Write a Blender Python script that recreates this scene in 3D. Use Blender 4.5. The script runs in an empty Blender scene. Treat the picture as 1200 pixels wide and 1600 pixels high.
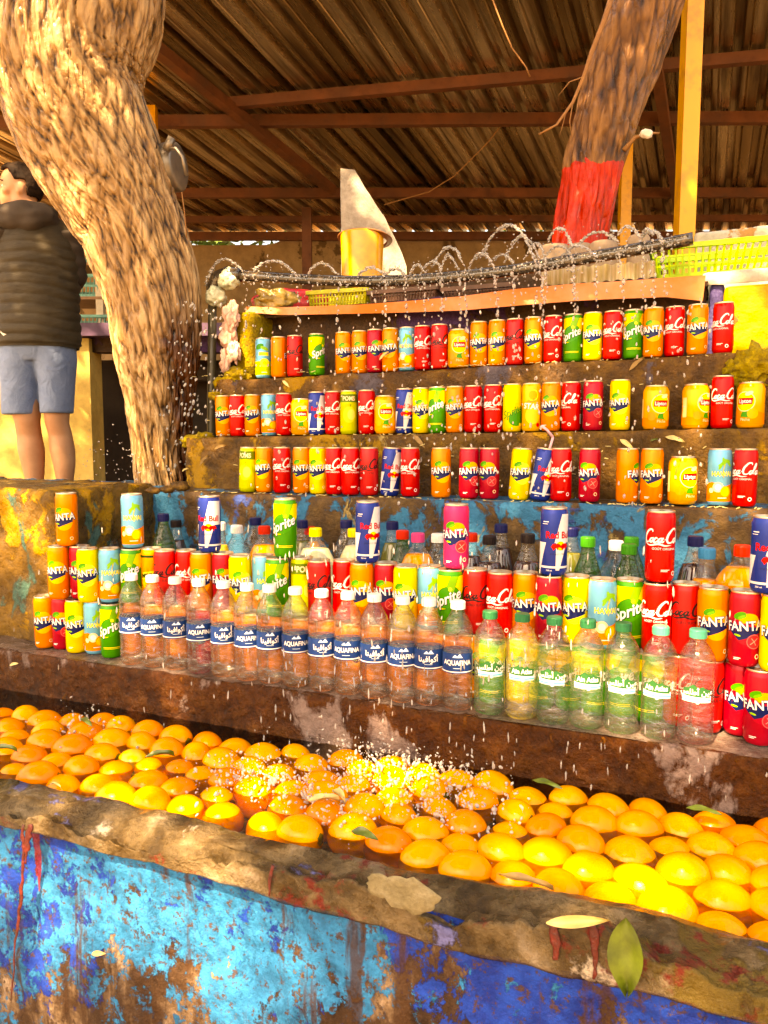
import bpy, bmesh, math, random
from mathutils import Vector, Matrix, noise, geometry
random.seed(7)
PI = math.pi
S = bpy.context.scene
COL = S.collection
# ------------------------------------------------------------------ camera, sky, sun, exposure
PITCH = math.atan(110/1200.)
cam = bpy.data.cameras.new('camera'); camo = bpy.data.objects.new('camera', cam); COL.objects.link(camo)
camo.location = (0, 0, 0); camo.rotation_euler = (PI/2 - PITCH, 0, 0)
cam.sensor_fit = 'VERTICAL'; cam.sensor_height = 36; cam.lens = 27.0; cam.clip_start = .05; cam.clip_end = 400
S.camera = camo
SUN = Vector((-.42, -.66, .95)).normalized()          # direction towards the sun
EL = math.asin(SUN.z); AZ = math.atan2(SUN.x, SUN.y)
w = bpy.data.worlds.new('World'); S.world = w; w.use_nodes = True
nt = w.node_tree; bg = nt.nodes['Background']
sky = nt.nodes.new('ShaderNodeTexSky'); sky.sky_type = 'NISHITA'; sky.sun_disc = False
sky.sun_elevation = EL; sky.sun_rotation = AZ; sky.dust_density = 4; sky.air_density = 1.0
nt.links.new(sky.outputs[0], bg.inputs[0]); bg.inputs[1].default_value = .135
sl = bpy.data.lights.new('sun', 'SUN'); so = bpy.data.objects.new('sun', sl); COL.objects.link(so)
sl.energy = 4.8; sl.angle = math.radians(.6); sl.color = (1, .88, .70)
so.rotation_euler = SUN.to_track_quat('Z', 'Y').to_euler()
V = S.view_settings
V.view_transform = 'Standard'; V.look = 'None'; V.gamma = 1; V.use_curve_mapping = False
V.exposure = 2.5
V.use_white_balance = True; V.white_balance_temperature = 12500; V.white_balance_tint = 17
S.render.engine = 'CYCLES'
S.cycles.use_denoising = True
S.cycles.max_bounces = 9; S.cycles.diffuse_bounces = 4; S.cycles.glossy_bounces = 3
S.cycles.transmission_bounces = 8; S.cycles.transparent_max_bounces = 12
S.cycles.caustics_reflective = False; S.cycles.caustics_refractive = False
S.cycles.sample_clamp_indirect = 6

# ------------------------------------------------------------------ picking points of the place
F = 1200.
CP, SP = math.cos(PITCH), math.sin(PITCH)
TH = math.atan(.42); CT, ST = math.cos(TH), math.sin(TH)   # the counter runs along s, t goes away from us
def ray(px, py):
    x = (px-600)/F; y = (800-py)/F
    return Vector((x, CP + y*SP, -SP + y*CP))
def at(px, py, Y): r = ray(px, py); return r * (Y/r.y)
def atz(px, py, z): r = ray(px, py); return r * (z/r.z)
def att(px, py, t):
    r = ray(px, py); k = t/(r.x*ST + r.y*CT); return r*k
def P(s, t, z): return Vector((s*CT + t*ST, -s*ST + t*CT, z))
def st(p): return (p.x*CT - p.y*ST, p.x*ST + p.y*CT)
def s_at(px, t, z):
    q = (px-600)/F
    # (s CT + t ST) = q ((-s ST + t CT) CP - z SP)
    return (q*(t*CT*CP - z*SP) - t*ST) / (CT + q*ST*CP)
def interp(x, pts):
    if x <= pts[0][0]: return pts[0][1]
    for (a, b), (c, d) in zip(pts, pts[1:]):
        if x <= c: return b + (d-b)*(x-a)/(c-a)
    return pts[-1][1]

# ------------------------------------------------------------------ helpers
OFF = {}
def tag(o, label=None, cat=None, group=None, kind=None):
    if label: o['label'] = label
    if cat: o['category'] = cat
    if group: o['group'] = group
    if kind: o['kind'] = kind
    return o
def empty(name, loc, label, cat, group=None, rz=0):
    o = bpy.data.objects.new(name, None); COL.objects.link(o); o.location = loc; o.rotation_euler.z = rz
    o.empty_display_size = .05; OFF[o] = Vector(loc); return tag(o, label, cat, group)
def mesh(name, verts, faces, mats, fm=None, smooth=True):
    m = bpy.data.meshes.new(name); m.from_pydata([tuple(v) for v in verts], [], faces)
    for x in (mats if isinstance(mats, (list, tuple)) else [mats]): m.materials.append(x)
    if fm: m.polygons.foreach_set('material_index', fm)
    if smooth: m.polygons.foreach_set('use_smooth', [True]*len(m.polygons))
    m.update(); return m
def link(name, m, parent=None):
    o = bpy.data.objects.new(name, m); COL.objects.link(o)
    if parent is not None: o.parent = parent
    return o
def build(name, verts, faces, mats, parent=None, fm=None, smooth=True, origin=None):
    """mesh given in world coordinates; a child is stored relative to its thing's base, a top-level mesh to its origin"""
    off = OFF.get(parent, Vector((0, 0, 0))) if parent is not None else Vector(origin or (0, 0, 0))
    o = link(name, mesh(name, [Vector(v)-off for v in verts], faces, mats, fm, smooth), parent)
    if parent is None: o.location = off
    OFF[o] = off
    return o
class MB:
    def __init__(s): s.v = []; s.f = []; s.fm = []
    def add(s, v, f, m=0):
        n = len(s.v); s.v += [Vector(x) for x in v]; s.f += [tuple(i+n for i in q) for q in f]; s.fm += [m]*len(f)
    def box(s, c, d, rot=None, m=0):
        c = Vector(c); v = []
        for i in (-1, 1):
            for j in (-1, 1):
                for k in (-1, 1):
                    p = Vector((i*d[0]/2, j*d[1]/2, k*d[2]/2))
                    if rot is not None: p = rot @ p
                    v.append(c+p)
        s.add(v, [(0,1,3,2),(4,6,7,5),(0,4,5,1),(2,3,7,6),(0,2,6,4),(1,5,7,3)], m)
    def tube(s, pts, rs, n=10, m=0, cap=True):
        pts = [Vector(p) for p in pts]
        if not isinstance(rs, (list, tuple)): rs = [rs]*len(pts)
        v = []; f = []; up = Vector((.13, .21, .97)); prev = None
        for i, p in enumerate(pts):
            d = (pts[min(i+1, len(pts)-1)] - pts[max(i-1, 0)]).normalized()
            a = d.cross(up if prev is None else prev.cross(d))
            if a.length < 1e-4: a = d.cross(Vector((1, 0, 0)))
            a.normalize()
            if prev is not None and a.dot(prev) < 0: a = -a
            prev = a; b = d.cross(a)
            for k in range(n):
                g = 2*PI*k/n; v.append(p + (a*math.cos(g) + b*math.sin(g))*rs[i])
        for i in range(len(pts)-1):
            for k in range(n): f.append((i*n+k, i*n+(k+1) % n, (i+1)*n+(k+1) % n, (i+1)*n+k))
        if cap: f.append(tuple(range(n-1, -1, -1))); f.append(tuple(range((len(pts)-1)*n, len(pts)*n)))
        s.add(v, f, m)
    def lathe(s, prof, n=24, c=(0, 0, 0), m=0, M=None, close=False):
        c = Vector(c); v = []; f = []
        for r, z in prof:
            for k in range(n):
                g = 2*PI*k/n; p = Vector((r*math.cos(g), r*math.sin(g), z))
                v.append(c + (M @ p if M is not None else p))
        for i in range(len(prof)-1):
            for k in range(n): f.append((i*n+k, i*n+(k+1) % n, (i+1)*n+(k+1) % n, (i+1)*n+k))
        if close: f.append(tuple(range(n-1, -1, -1))); f.append(tuple(range((len(prof)-1)*n, len(prof)*n)))
        s.add(v, f, m)
    def build(s, name, mats, parent=None, smooth=True, origin=None):
        return build(name, s.v, s.f, mats, parent, s.fm, smooth, origin)
def beam(mb, a, b, wx, wz, m=0):
    a = Vector(a); b = Vector(b); d = b-a
    q = d.to_track_quat('Y', 'Z').to_matrix()
    mb.box((a+b)/2, (wx, d.length, wz), q, m)
def fbm(p, o=4): return noise.fractal(p, 1.0, 2.1, o)

# ------------------------------------------------------------------ materials
class NT:
    def __init__(s, name):
        s.m = bpy.data.materials.new(name); s.m.use_nodes = True; s.t = s.m.node_tree
        s.b = s.t.nodes['Principled BSDF']; s.c = s.t.nodes.new('ShaderNodeTexCoord').outputs['Object']
    def n(s, typ, **k):
        x = s.t.nodes.new(typ)
        for a, b in k.items():
            if a.startswith('i_'): x.inputs[int(a[2:]) if a[2:].isdigit() else a[2:]].default_value = b
            else: setattr(x, a, b)
        return x
    def l(s, a, b): s.t.links.new(a, b)
    def map(s, sc, rot=(0, 0, 0), loc=(0, 0, 0)):
        x = s.n('ShaderNodeMapping'); x.inputs['Scale'].default_value = sc; x.inputs['Rotation'].default_value = rot
        x.inputs['Location'].default_value = loc; s.l(s.c, x.inputs[0]); return x.outputs[0]
    def noise(s, sc, det=6, rough=.6, co=None, dist=0):
        x = s.n('ShaderNodeTexNoise'); x.inputs['Scale'].default_value = sc; x.inputs['Detail'].default_value = det
        x.inputs['Roughness'].default_value = rough; x.inputs['Distortion'].default_value = dist
        s.l(co if co is not None else s.c, x.inputs['Vector']); return x.outputs['Fac']
    def ramp(s, fac, *st):
        x = s.n('ShaderNodeValToRGB'); e = x.color_ramp.elements
        while len(e) < len(st): e.new(.5)
        for q, (p, c) in zip(e, st):
            q.position = p; q.color = (c, c, c, 1) if not isinstance(c, (tuple, list)) else (*c, 1)
        s.l(fac, x.inputs[0]); return x.outputs[0]
    def mix(s, fac, a, b, typ='MIX'):
        x = s.n('ShaderNodeMix', data_type='RGBA', blend_type=typ)
        if isinstance(fac, (int, float)): x.inputs[0].default_value = fac
        else: s.l(fac, x.inputs[0])
        for i, v in ((6, a), (7, b)):
            if isinstance(v, (tuple, list)): x.inputs[i].default_value = (*v, 1)
            else: s.l(v, x.inputs[i])
        return x.outputs[2]
    def math(s, op, a, b=0):
        x = s.n('ShaderNodeMath', operation=op)
        for i, v in ((0, a), (1, b)):
            if isinstance(v, (int, float)): x.inputs[i].default_value = v
            else: s.l(v, x.inputs[i])
        return x.outputs[0]
    def bump(s, h, st=.5, d=.01):
        x = s.n('ShaderNodeBump'); x.inputs['Strength'].default_value = st; x.inputs['Distance'].default_value = d
        s.l(h, x.inputs['Height'])
        if s.b.inputs['Normal'].is_linked: s.l(s.b.inputs['Normal'].links[0].from_socket, x.inputs['Normal'])
        s.l(x.outputs[0], s.b.inputs['Normal'])
    def col(s, v):
        if isinstance(v, (tuple, list)): s.b.inputs['Base Color'].default_value = (*v, 1)
        else: s.l(v, s.b.inputs['Base Color'])
    def rough(s, v):
        if isinstance(v, (int, float)): s.b.inputs['Roughness'].default_value = v
        else: s.l(v, s.b.inputs['Roughness'])
def plain(name, c, rough=.5, metal=0, var=.12, nsc=25, bump=0, trans=0, ior=1.45, coat=0, spec=.5, dirt=None):
    k = NT(name)
    f = k.noise(nsc, 4)
    d = tuple(x*(1-var*2) for x in c); u = tuple(min(1, x*(1+var)) for x in c)
    cc = k.ramp(f, (.3, d), (.7, u))
    if dirt: cc = k.mix(k.ramp(k.noise(nsc*.5, 8, .7), (.45, 0.), (.65, 1.)), cc, dirt)
    k.col(cc); k.rough(rough); k.b.inputs['Metallic'].default_value = metal
    k.b.inputs['Transmission Weight'].default_value = trans; k.b.inputs['IOR'].default_value = ior
    k.b.inputs['Coat Weight'].default_value = coat; k.b.inputs['Specular IOR Level'].default_value = spec
    if bump: k.bump(k.noise(nsc*3, 5), bump, .004)
    return k.m
def stone(name, cols, patches=(), sc=9, rough=(.15, .6), bump=.8, glint=True, dark=False, red=False):
    """wet rough cement: tones of the stone, then worn patches of paint or moss, or painted-in sheen: (colour, scale, threshold, offset)"""
    k = NT(name)
    n1 = k.noise(sc, 9, .68); n2 = k.noise(sc*4.3, 6, .7)
    c = k.ramp(n1, *[(.30+.4*i/(len(cols)-1), q) for i, q in enumerate(cols)])
    c = k.mix(k.ramp(n2, (.3, .55), (.7, 0.)), c, (cols[0][0]*.35, cols[0][1]*.35, cols[0][2]*.35))
    h = n1
    for colr, psc, th, off in patches:
        pm = k.map((1, 1, .7), loc=(off, off*1.7, -off))
        q = k.noise(psc, 10, .66, pm, .4)
        mk = k.ramp(q, (th, 0.), (th+.03, 1.))
        v = k.mix(k.ramp(k.noise(psc*5, 4), (.35, 0.), (.65, .5)), colr, tuple(x*.5 for x in colr))
        c = k.mix(mk, c, v); h = k.math('ADD', h, k.math('MULTIPLY', mk, .12))
    k.col(c); c = k.mix(.10, k.mix(1., c, (1.,.78,.38), 'MULTIPLY'), (.02,.01,.003)) if dark else c
    if red:      # old red paint along the broken lower edge
        a_ = k.n('ShaderNodeAttribute'); a_.attribute_name = 'lip'
        w_ = k.math('MULTIPLY', k.math('SUBTRACT', k.noise(9, 4), .46), .16)
        rm_ = k.ramp(k.math('SUBTRACT', w_, k.math('ADD', a_.outputs['Fac'], k.math('MULTIPLY', k.noise(60, 4), .012))), (.0, 0.), (.002, 1.))
        c = k.mix(k.math('MULTIPLY', rm_, k.ramp(k.noise(35, 5, .7), (.50, 0.), (.60, .9))), c, (.13,.008,.005))
    k.col(c); k.b.inputs['Specular IOR Level'].default_value = .25 if dark else .28
    k.rough(k.ramp(k.noise(sc*2, 5), (.35, rough[0]), (.65, rough[1])))
    k.bump(h, bump, .03)
    if glint: k.bump(k.noise(120, 3, .7), .45, .004)
    return k.m

M = {}
M['step'] = stone('wet_step_stone', [(.035,.018,.006),(.13,.07,.02),(.27,.17,.06)], [((.10,.10,.26), 3.2, .56, 3.), ((.42,.27,.02), 5, .60, 9.)], 12, dark=True)
M['step2'] = stone('mossy_step_stone', [(.04,.022,.006),(.15,.085,.02),(.30,.20,.07)], [((.40,.26,.02), 6, .56, 1.), ((.45,.40,.30), 9, .63, 5.)], 13, dark=True)
M['riser'] = stone('wet_riser_stone', [(.035,.010,.001),(.10,.033,.003),(.18,.070,.008)], [((.32,.28,.50), 3.2, .575, 2.), ((.22,.09,.015), 14, .63, 5.)], 22, (.08,.35), 1., dark=True)  # violet patches are sky sheen on the wet face, painted in
M['teal'] = stone('peeling_teal_wall', [(.03,.014,.004),(.10,.05,.014),(.17,.095,.03)], [((.006,.15,.30), 8, .495, 2.), ((.03,.07,.28), 6, .60, 7.), ((.38,.27,.10), 9, .62, 4.)], 14, (.3,.7))
M['block'] = stone('mossy_block', [(.05,.03,.008),(.17,.11,.03),(.30,.20,.06)], [((.42,.27,.02), 7, .56, 1.), ((.05,.18,.30), 4.5, .58, 6.)], 11, dark=True)
M['shelf'] = stone('wet_shelf_cement', [(.07,.04,.03),(.17,.12,.10),(.28,.21,.19)], [((.10,.05,.015), 5, .56, 3.)], 16, (.05,.3), .5)
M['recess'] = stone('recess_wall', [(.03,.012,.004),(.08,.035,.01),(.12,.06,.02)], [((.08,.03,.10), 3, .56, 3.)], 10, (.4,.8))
M['yellow'] = stone('yellow_wall_paint', [(.36,.21,.003),(.52,.32,.005),(.62,.40,.01)], [((.12,.07,.01), 7, .64, 2.)], 5, (.4,.7), .5, False)
M['whitewall'] = stone('flaking_white_wall', [(.38,.33,.26),(.52,.47,.39),(.6,.56,.48)], [((.45,.22,.08), 9, .60, 2.)], 6, (.5,.8), .4, False)
M['purple'] = stone('purple_blue_paint', [(.05,.03,.14),(.09,.07,.24),(.15,.12,.30)], [((.10,.05,.015), 8, .60, 2.)], 9, (.3,.6))
M['slab'] = stone('whitewashed_slab', [(.34,.29,.23),(.46,.41,.35),(.54,.49,.43)], [((.16,.12,.09), 12, .66, 2.)], 8, (.6,.9), .4, False)
M['backwall'] = stone('ochre_back_wall', [(.28,.17,.08),(.40,.26,.13),(.48,.33,.18)], [((.14,.08,.03), 4, .60, 2.)], 2, (.7,.95), .3, False)
M['mustard'] = stone('mustard_low_wall', [(.50,.32,.08),(.66,.45,.13),(.75,.53,.18)], [((.32,.19,.05), 6, .66, 2.)], 3, (.6,.9), .3, False)
M['moss'] = stone('yellow_moss', [(.25,.15,.01),(.50,.34,.01),(.65,.48,.02)], (), 30, (.5,.8), 1.)
M['ground'] = stone('dusty_ground', [(.20,.13,.07),(.32,.22,.13),(.42,.31,.20)], (), 1.2, (.6,.9), .4, False)
M['floor'] = stone('dark_terrace_floor', [(.05,.03,.015),(.09,.055,.03),(.13,.09,.05)], (), 3, (.4,.8), .4, False)
M['mud'] = stone('basin_cement', [(.05,.03,.01),(.09,.055,.02),(.14,.09,.03)], (), 12, (.4,.8), .6, False)

def make_bark(name, hi, mid, lo, red=None, wet=False):
    k = NT(name)
    v = k.n('ShaderNodeTexVoronoi'); v.feature = 'DISTANCE_TO_EDGE'; v.inputs['Scale'].default_value = 30
    mp = k.map((1, 1, .26)); wn = k.n('ShaderNodeTexNoise'); wn.inputs['Scale'].default_value = 9; wn.inputs['Detail'].default_value = 4
    k.l(mp, wn.inputs[0])
    va = k.n('ShaderNodeVectorMath', operation='MULTIPLY_ADD'); k.l(wn.outputs['Color'], va.inputs[0]); va.inputs[1].default_value = (.06, .06, .06); k.l(mp, va.inputs[2])
    k.l(va.outputs[0], v.inputs['Vector'])
    at_ = k.n('ShaderNodeAttribute'); at_.attribute_name = 'ridge'
    n1 = k.noise(7, 8, .7); n2 = k.noise(60, 5, .7, k.map((1, 1, .35)))
    h = k.math('ADD', k.math('MULTIPLY', at_.outputs['Fac'], .75), k.math('MULTIPLY', k.math('MULTIPLY', n2, v.outputs[0]), 3.))
    c = k.ramp(k.math('ADD', k.math('MULTIPLY', h, .8), k.math('MULTIPLY', n1, .35)), (.34, lo), (.58, mid), (.92, hi))
    if red:
        sep = k.n('ShaderNodeSeparateXYZ'); k.l(k.c, sep.inputs[0])
        e = k.math('ADD', sep.outputs[2], k.math('MULTIPLY', k.noise(14, 4), .09))
        mk = k.ramp(k.math('LESS_THAN', e, red[1]), (.4, 0.), (.6, 1.))
        rc = k.mix(k.ramp(h, (.2, .75), (.6, 0.)), red[0], tuple(x*.3 for x in red[0]))
        c = k.mix(mk, c, rc)
    ro = k.ramp(n1, (.40, .16), (.58, .65))
    if wet:      # spray-soaked shiny bark, plus the shade of the trunk's right side painted in
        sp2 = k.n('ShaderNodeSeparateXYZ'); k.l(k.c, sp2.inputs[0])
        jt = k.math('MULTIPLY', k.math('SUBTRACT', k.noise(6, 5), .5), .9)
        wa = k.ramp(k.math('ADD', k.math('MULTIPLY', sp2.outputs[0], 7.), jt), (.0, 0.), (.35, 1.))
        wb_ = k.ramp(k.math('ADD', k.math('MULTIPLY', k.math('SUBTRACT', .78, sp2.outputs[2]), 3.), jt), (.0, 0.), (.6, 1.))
        wet_shade = k.math('MULTIPLY', wa, wb_); c = k.mix(wet_shade, c, k.mix(1., c, (.26,.13,.08), 'MULTIPLY')); ro = k.mix(wet_shade, ro, (.2,.2,.2))
    k.col(c); k.rough(ro); k.b.inputs['Specular IOR Level'].default_value = .3
    k.bump(h, .7, .015)
    return k.m
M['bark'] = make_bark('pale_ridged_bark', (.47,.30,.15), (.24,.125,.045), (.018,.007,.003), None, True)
M['bark2'] = make_bark('brown_bark', (.26,.115,.035), (.12,.045,.010), (.025,.008,.002), ((.50,.018,.002), .42))

def painted_face():
    k = NT('peeling_blue_paint')
    sep = k.n('ShaderNodeSeparateXYZ'); k.l(k.c, sep.inputs[0]); X = sep.outputs[0]
    mp = k.map((1, 1, .62)); mv = k.map((1, 1, .16))
    big = k.noise(3.2, 4, .5, mp); d = k.noise(17, 12, .78, mp, .1); d2 = k.noise(26, 12, .76, k.map((1, 1, .8), loc=(3, 1, 2)), .25)
    streak = k.noise(17, 7, .6, mv)
    base = k.ramp(k.noise(10, 9, .7, mp), (.34, (.016,.007,.004)), (.48, (.06,.03,.015)), (.58, (.20,.13,.08)), (.68, (.48,.38,.30)))
    base = k.mix(k.ramp(streak, (.52, 0.), (.60, .9)), base, (.035,.017,.010))
    # blue coat, then turquoise flakes over it: more turquoise to the left, blue to the right
    bx = k.math('MULTIPLY', k.math('SUBTRACT', X, -.1), .06)
    bm = k.math('ADD', k.math('ADD', k.math('MULTIPLY', big, .6), k.math('MULTIPLY', d, .55)), bx)
    zz = k.math('MULTIPLY', k.math('SUBTRACT', sep.outputs[2], .66), .42)
    bm = k.math('ADD', bm, zz)
    mb_ = k.ramp(bm, (.556, 0.), (.564, 1.))
    blue = k.mix(k.ramp(k.noise(26, 5), (.4, 0.), (.6, 1.)), (.001,.02,.20), (.002,.05,.38))
    c = k.mix(mb_, base, blue)
    cx = k.math('ADD', k.math('ADD', k.math('MULTIPLY', k.noise(2.6, 3, .5, k.map((1, 1, 1), loc=(7, 2, 5))), .55), k.math('MULTIPLY', d2, .6)), k.math('MULTIPLY', X, -.10))
    cx = k.math('ADD', cx, k.math('MULTIPLY', zz, .5))
    mc = k.ramp(cx, (.622, 0.), (.630, 1.))
    cy = k.mix(k.ramp(k.noise(40, 5), (.4, 0.), (.6, 1.)), (.0015,.11,.26), (.002,.19,.44))
    c = k.mix(mc, c, cy)
    c = k.mix(k.ramp(k.noise(70, 6, .75), (.56, 0.), (.60, .92)), c, (.06,.03,.018))
    c = k.mix(k.ramp(k.noise(24, 6, .6, k.map((1, 1, .05), loc=(2, 2, 2))), (.56, 0.), (.62, .85)), c, (.05,.022,.01))
    a_ = k.n('ShaderNodeAttribute'); a_.attribute_name = 'lip'
    dn = k.noise(11, 3, .5, k.map((1.6, 1.6, .03), loc=(4, 1, 0))); ln = k.math('MULTIPLY', k.math('SUBTRACT', dn, .66), 1.6)
    c = k.mix(k.math('MULTIPLY', k.ramp(k.math('SUBTRACT', ln, a_.outputs['Fac']), (0., 0.), (.004, 1.)), .85), c, (.20,.012,.010))
    k.col(c); k.b.inputs['Specular IOR Level'].default_value = .16; k.rough(k.ramp(d, (.4, .28), (.6, .6)))
    k.bump(k.math('ADD', k.math('ADD', k.math('MULTIPLY', mb_, .35), k.math('MULTIPLY', mc, .35)), k.math('ADD', k.noise(30, 8, .7), d)), .7, .012)
    k.bump(k.noise(150, 3), .3, .003)
    return k.m
M['face'] = painted_face()
M['rim'] = stone('worn_cement_rim', [(.022,.011,.003),(.08,.047,.015),(.19,.13,.065),(.36,.28,.20)], [((.11,.07,.012), 3, .52, 3.), ((.13,.14,.36), 6, .62, 8.), ((.46,.38,.30), 5, .62, 1.)], 11, (.10,.4), 1., red=True)
M['redpaint'] = plain('red_paint_drip', (.10,.008,.005), .4, 0, .35, 60, .8)
M['chip'] = stone('bare_chip', [(.15,.12,.06),(.22,.18,.10),(.30,.26,.17)], (), 30, (.5,.8), .5, False)

k = NT('orange_painted_post'); k.col(k.mix(k.ramp(k.noise(8, 8, .7), (.52, 0.), (.7, .7)), (.80,.36,.02), (.40,.14,.02))); k.rough(.45); M['ypost'] = k.m
M['rust'] = plain('rust_red_steel', (.20,.065,.025), .6, .2, .25, 14, .3, dirt=(.10,.04,.02))
k = NT('corrugated_sheet')
m1_ = k.n('ShaderNodeMapping'); m1_.inputs['Rotation'].default_value = (0, 0, .395); k.l(k.c, m1_.inputs[0])
m2_ = k.n('ShaderNodeMapping'); m2_.inputs['Scale'].default_value = (4.5, .25, 1); k.l(m1_.outputs[0], m2_.inputs[0])
n1 = k.noise(1.1, 4, .5, m2_.outputs[0]); n2 = k.noise(4, 6, .6, m2_.outputs[0])
k.col(k.mix(k.ramp(n2, (.50, 0.), (.66, .7)), k.ramp(n1, (.32, (.13,.075,.03)), (.50, (.36,.235,.12)), (.62, (.70,.55,.38))), (.07,.032,.012)))
k.b.inputs['Metallic'].default_value = .85; k.rough(k.ramp(n2, (.35, .20), (.65, .38))); M['roof'] = k.m

# water
k = NT('basin_water')
for n in list(k.t.nodes):
    if n.type == 'BSDF_PRINCIPLED': k.t.nodes.remove(n)
out = [n for n in k.t.nodes if n.type == 'OUTPUT_MATERIAL'][0]
tr = k.n('ShaderNodeBsdfTransparent'); tr.inputs[0].default_value = (.80,.66,.42,1)
gl = k.n('ShaderNodeBsdfGlossy'); gl.inputs['Roughness'].default_value = .03
fr = k.n('ShaderNodeFresnel'); fr.inputs[0].default_value = 1.36
bp = k.n('ShaderNodeBump'); bp.inputs['Strength'].default_value = .55; bp.inputs['Distance'].default_value = .01
k.l(k.noise(45, 4, .6, dist=.6), bp.inputs['Height']); k.l(bp.outputs[0], gl.inputs['Normal']); k.l(bp.outputs[0], fr.inputs['Normal'])
mx = k.n('ShaderNodeMixShader'); k.l(fr.outputs[0], mx.inputs[0]); k.l(tr.outputs[0], mx.inputs[1]); k.l(gl.outputs[0], mx.inputs[2]); k.l(mx.outputs[0], out.inputs[0])
M['water'] = k.m
M['drop'] = plain('water_drop', (.96,.93,.90), .04, 0, .02, trans=.72, ior=1.33, spec=1.)
M['foam'] = plain('white_foam', (.95,.92,.88), .08, 0, .03, trans=.65, ior=1.25, spec=.9)

def clear(name, tint, ior=1.33, bumps=True):
    k = NT(name); k.col(tint); k.rough(.02); k.b.inputs['Transmission Weight'].default_value = 1; k.b.inputs['IOR'].default_value = ior
    if bumps: k.bump(k.noise(22, 2, .5, k.map((1, 1, 3.2)), .3), .35, .006)
    return k.m
def film(name, tint, ior=1.33, refr=.35, milk=.07, bump=.9):
    """clear plastic: part of the light goes straight through, part is bent by the ribbed wall, part is mirrored"""
    k = NT(name); k.t.nodes.remove(k.b); out = [n for n in k.t.nodes if n.type == 'OUTPUT_MATERIAL'][0]
    tr = k.n('ShaderNodeBsdfTransparent'); tr.inputs[0].default_value = (*tint, 1)
    rf = k.n('ShaderNodeBsdfRefraction'); rf.inputs['Color'].default_value = (*tint, 1); rf.inputs['IOR'].default_value = ior; rf.inputs['Roughness'].default_value = .02
    gl = k.n('ShaderNodeBsdfGlossy'); gl.inputs['Roughness'].default_value = .05
    df = k.n('ShaderNodeBsdfTranslucent'); df.inputs[0].default_value = (.9, .88, .85, 1); d2 = k.n('ShaderNodeBsdfDiffuse'); d2.inputs[0].default_value = (.9, .88, .85, 1)
    lw = k.n('ShaderNodeLayerWeight'); lw.inputs[0].default_value = .5
    bp = k.n('ShaderNodeBump'); bp.inputs['Strength'].default_value = bump; bp.inputs['Distance'].default_value = .008
    k.l(k.noise(26, 3, .55, k.map((1, 1, 3.)), .5), bp.inputs['Height'])
    for q in (gl, rf): k.l(bp.outputs[0], q.inputs['Normal'])
    fre = k.math('ADD', k.math('MULTIPLY', k.math('POWER', lw.outputs['Facing'], 3.0), .75), .06)
    def mx(f, a, b):
        m = k.n('ShaderNodeMixShader'); m.inputs[0].default_value = f if isinstance(f, float) else 0
        if not isinstance(f, float): k.l(f, m.inputs[0])
        k.l(a.outputs[0], m.inputs[1]); k.l(b.outputs[0], m.inputs[2]); return m
    a = mx(refr, tr, rf); b = mx(.5, df, d2); c = mx(milk, a, b); d = mx(fre, c, gl); k.l(d.outputs[0], out.inputs[0]); return k.m
M['pet'] = film('water_filled_plastic', (.97,.98,.96), 1.33, .26, .018)
M['pet_thin'] = film('thin_clear_plastic', (.93,.92,.88), 1.10, .15, .03)
M['green_pet'] = film('green_plastic', (.22,.62,.12), 1.1, .2, .03)

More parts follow.
